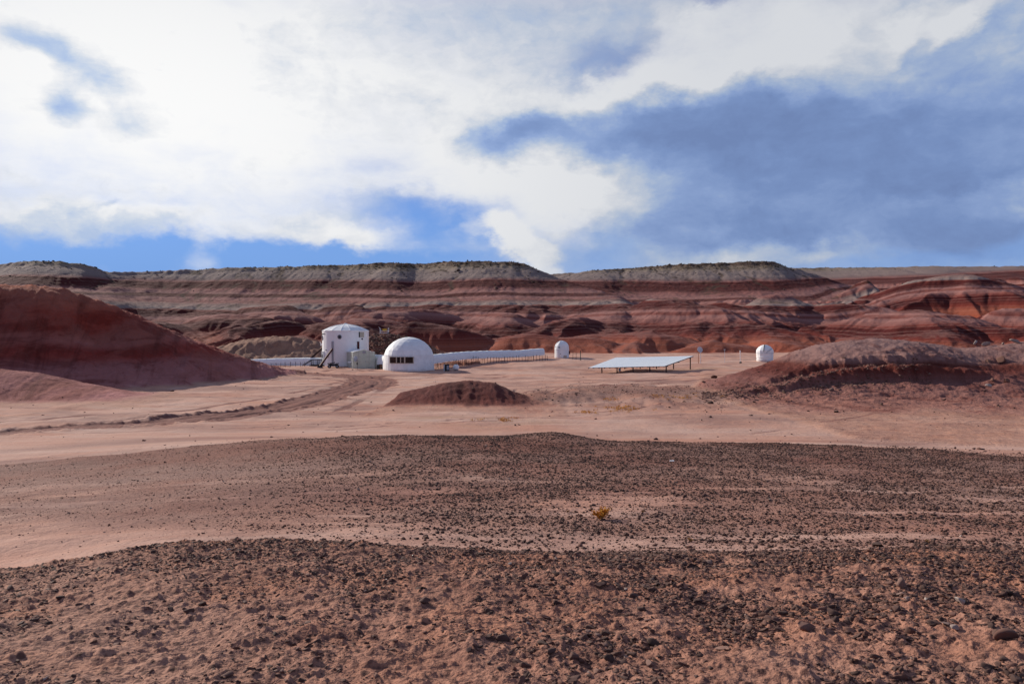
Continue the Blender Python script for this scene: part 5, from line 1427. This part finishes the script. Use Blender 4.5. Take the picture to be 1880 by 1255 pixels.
# ------------------------------------------------------------------ dry yellow plants
BUSH = leaf_mat('dry_yellow_leaves', (.50, .20, .022), (.66, .33, .06)); TWIG = simple('dry_twig', (.20, .12, .06), .9)
def bush(label, px, py, h, w, seed, group=None, n=150):
    p = on_ground(px, py); rr = np.random.default_rng(seed)
    t = thing('dry_bush', label, 'bush', p, 0, group); st = MB(); L = []; T = []
    for k in range(16):
        a = rr.uniform(0, 6.28); l = rr.uniform(.4, 1); q = Vector((math.cos(a) * w * .5 * l, math.sin(a) * w * .5 * l, h * rr.uniform(.5, 1.0)))
        st.tube([(0, 0, -.01), q * .5 + Vector((0, 0, h * .12)), q], [.006, .004, .002], 4)
        for j in range(n // 16):
            f = rr.uniform(.35, 1.05); c = q * f + Vector(rr.normal(0, w * .05, 3)); d = Vector(rr.normal(0, 1, 3)); d.z = abs(d.z) + .4; d.normalize(); s = d.cross(Vector((rr.normal(), rr.normal(), .3))).normalized()
            ln = h * rr.uniform(.12, .26); wd = ln * .30; b = len(L); L.extend([tuple(c - s * wd), tuple(c + s * wd), tuple(c + d * ln)]); T += [rr.uniform(0, 1)] * 3
    st.build('stem', TWIG, t)
    o = np_mesh('foliage', np.array(L, f32), np.arange(len(L), dtype=np.int32).reshape(-1, 3), 3, BUSH, False, {'tint': np.array(T, f32)}); o.parent = t
bush('bright yellow dry bush alone in the middle of the gravel', 1105, 953, .22, .34, 1, None, 420)
for i, (px, py, h, lb) in enumerate([(1042, 940, .05, 'tiny yellow tuft left of the bright bush'), (1180, 941, .05, 'tiny yellow tuft right of the bright bush'), (1267, 994, .06, 'small yellow tuft on the sandy strip at centre right'), (1702, 996, .05, 'tiny yellow tuft at far right on the sandy strip'), (1150, 1245, .03, 'tiny yellow sprig at the bottom edge')]):
    if py < 1200: bush(lb, px, py, h, h * 1.8, 10 + i, None, 60)
def weeds():
    L = []; T = []; rr = np.random.default_rng(8)
    for cx, cy, sx, sy, n in ((1137, 751, 24, 3.0, 34), (1080, 757, 12, 1.5, 12), (1118, 733, 8, 1.5, 8), (900, 771, 30, 2, 14), (1230, 728, 40, 4, 20)):
        for k in range(n):
            p = on_ground(cx + rr.normal(0, sx), cy + rr.normal(0, sy), 40, 140)
            for j in range(14):
                c = p + Vector(rr.normal(0, .10, 3)) ; c.z = p.z + rr.uniform(0, .10); d = Vector(rr.normal(0, .6, 3)); d.z = 1; d.normalize(); s = d.cross(Vector(rr.normal(0, 1, 3))).normalized(); ln = rr.uniform(.06, .16)
                L.extend([tuple(c - s * .02), tuple(c + s * .02), tuple(c + d * ln)]); T += [rr.uniform(0, 1)] * 3
    o = np_mesh('dry_weeds', np.array(L, f32), np.arange(len(L), dtype=np.int32).reshape(-1, 3), 3, BUSH, False, {'tint': np.array(T, f32)})
    o['kind'] = 'stuff'; o['label'] = 'patch of orange dry weeds on the sand right of the middle mound'
weeds()
print('done', round(time.time() - T0, 1))
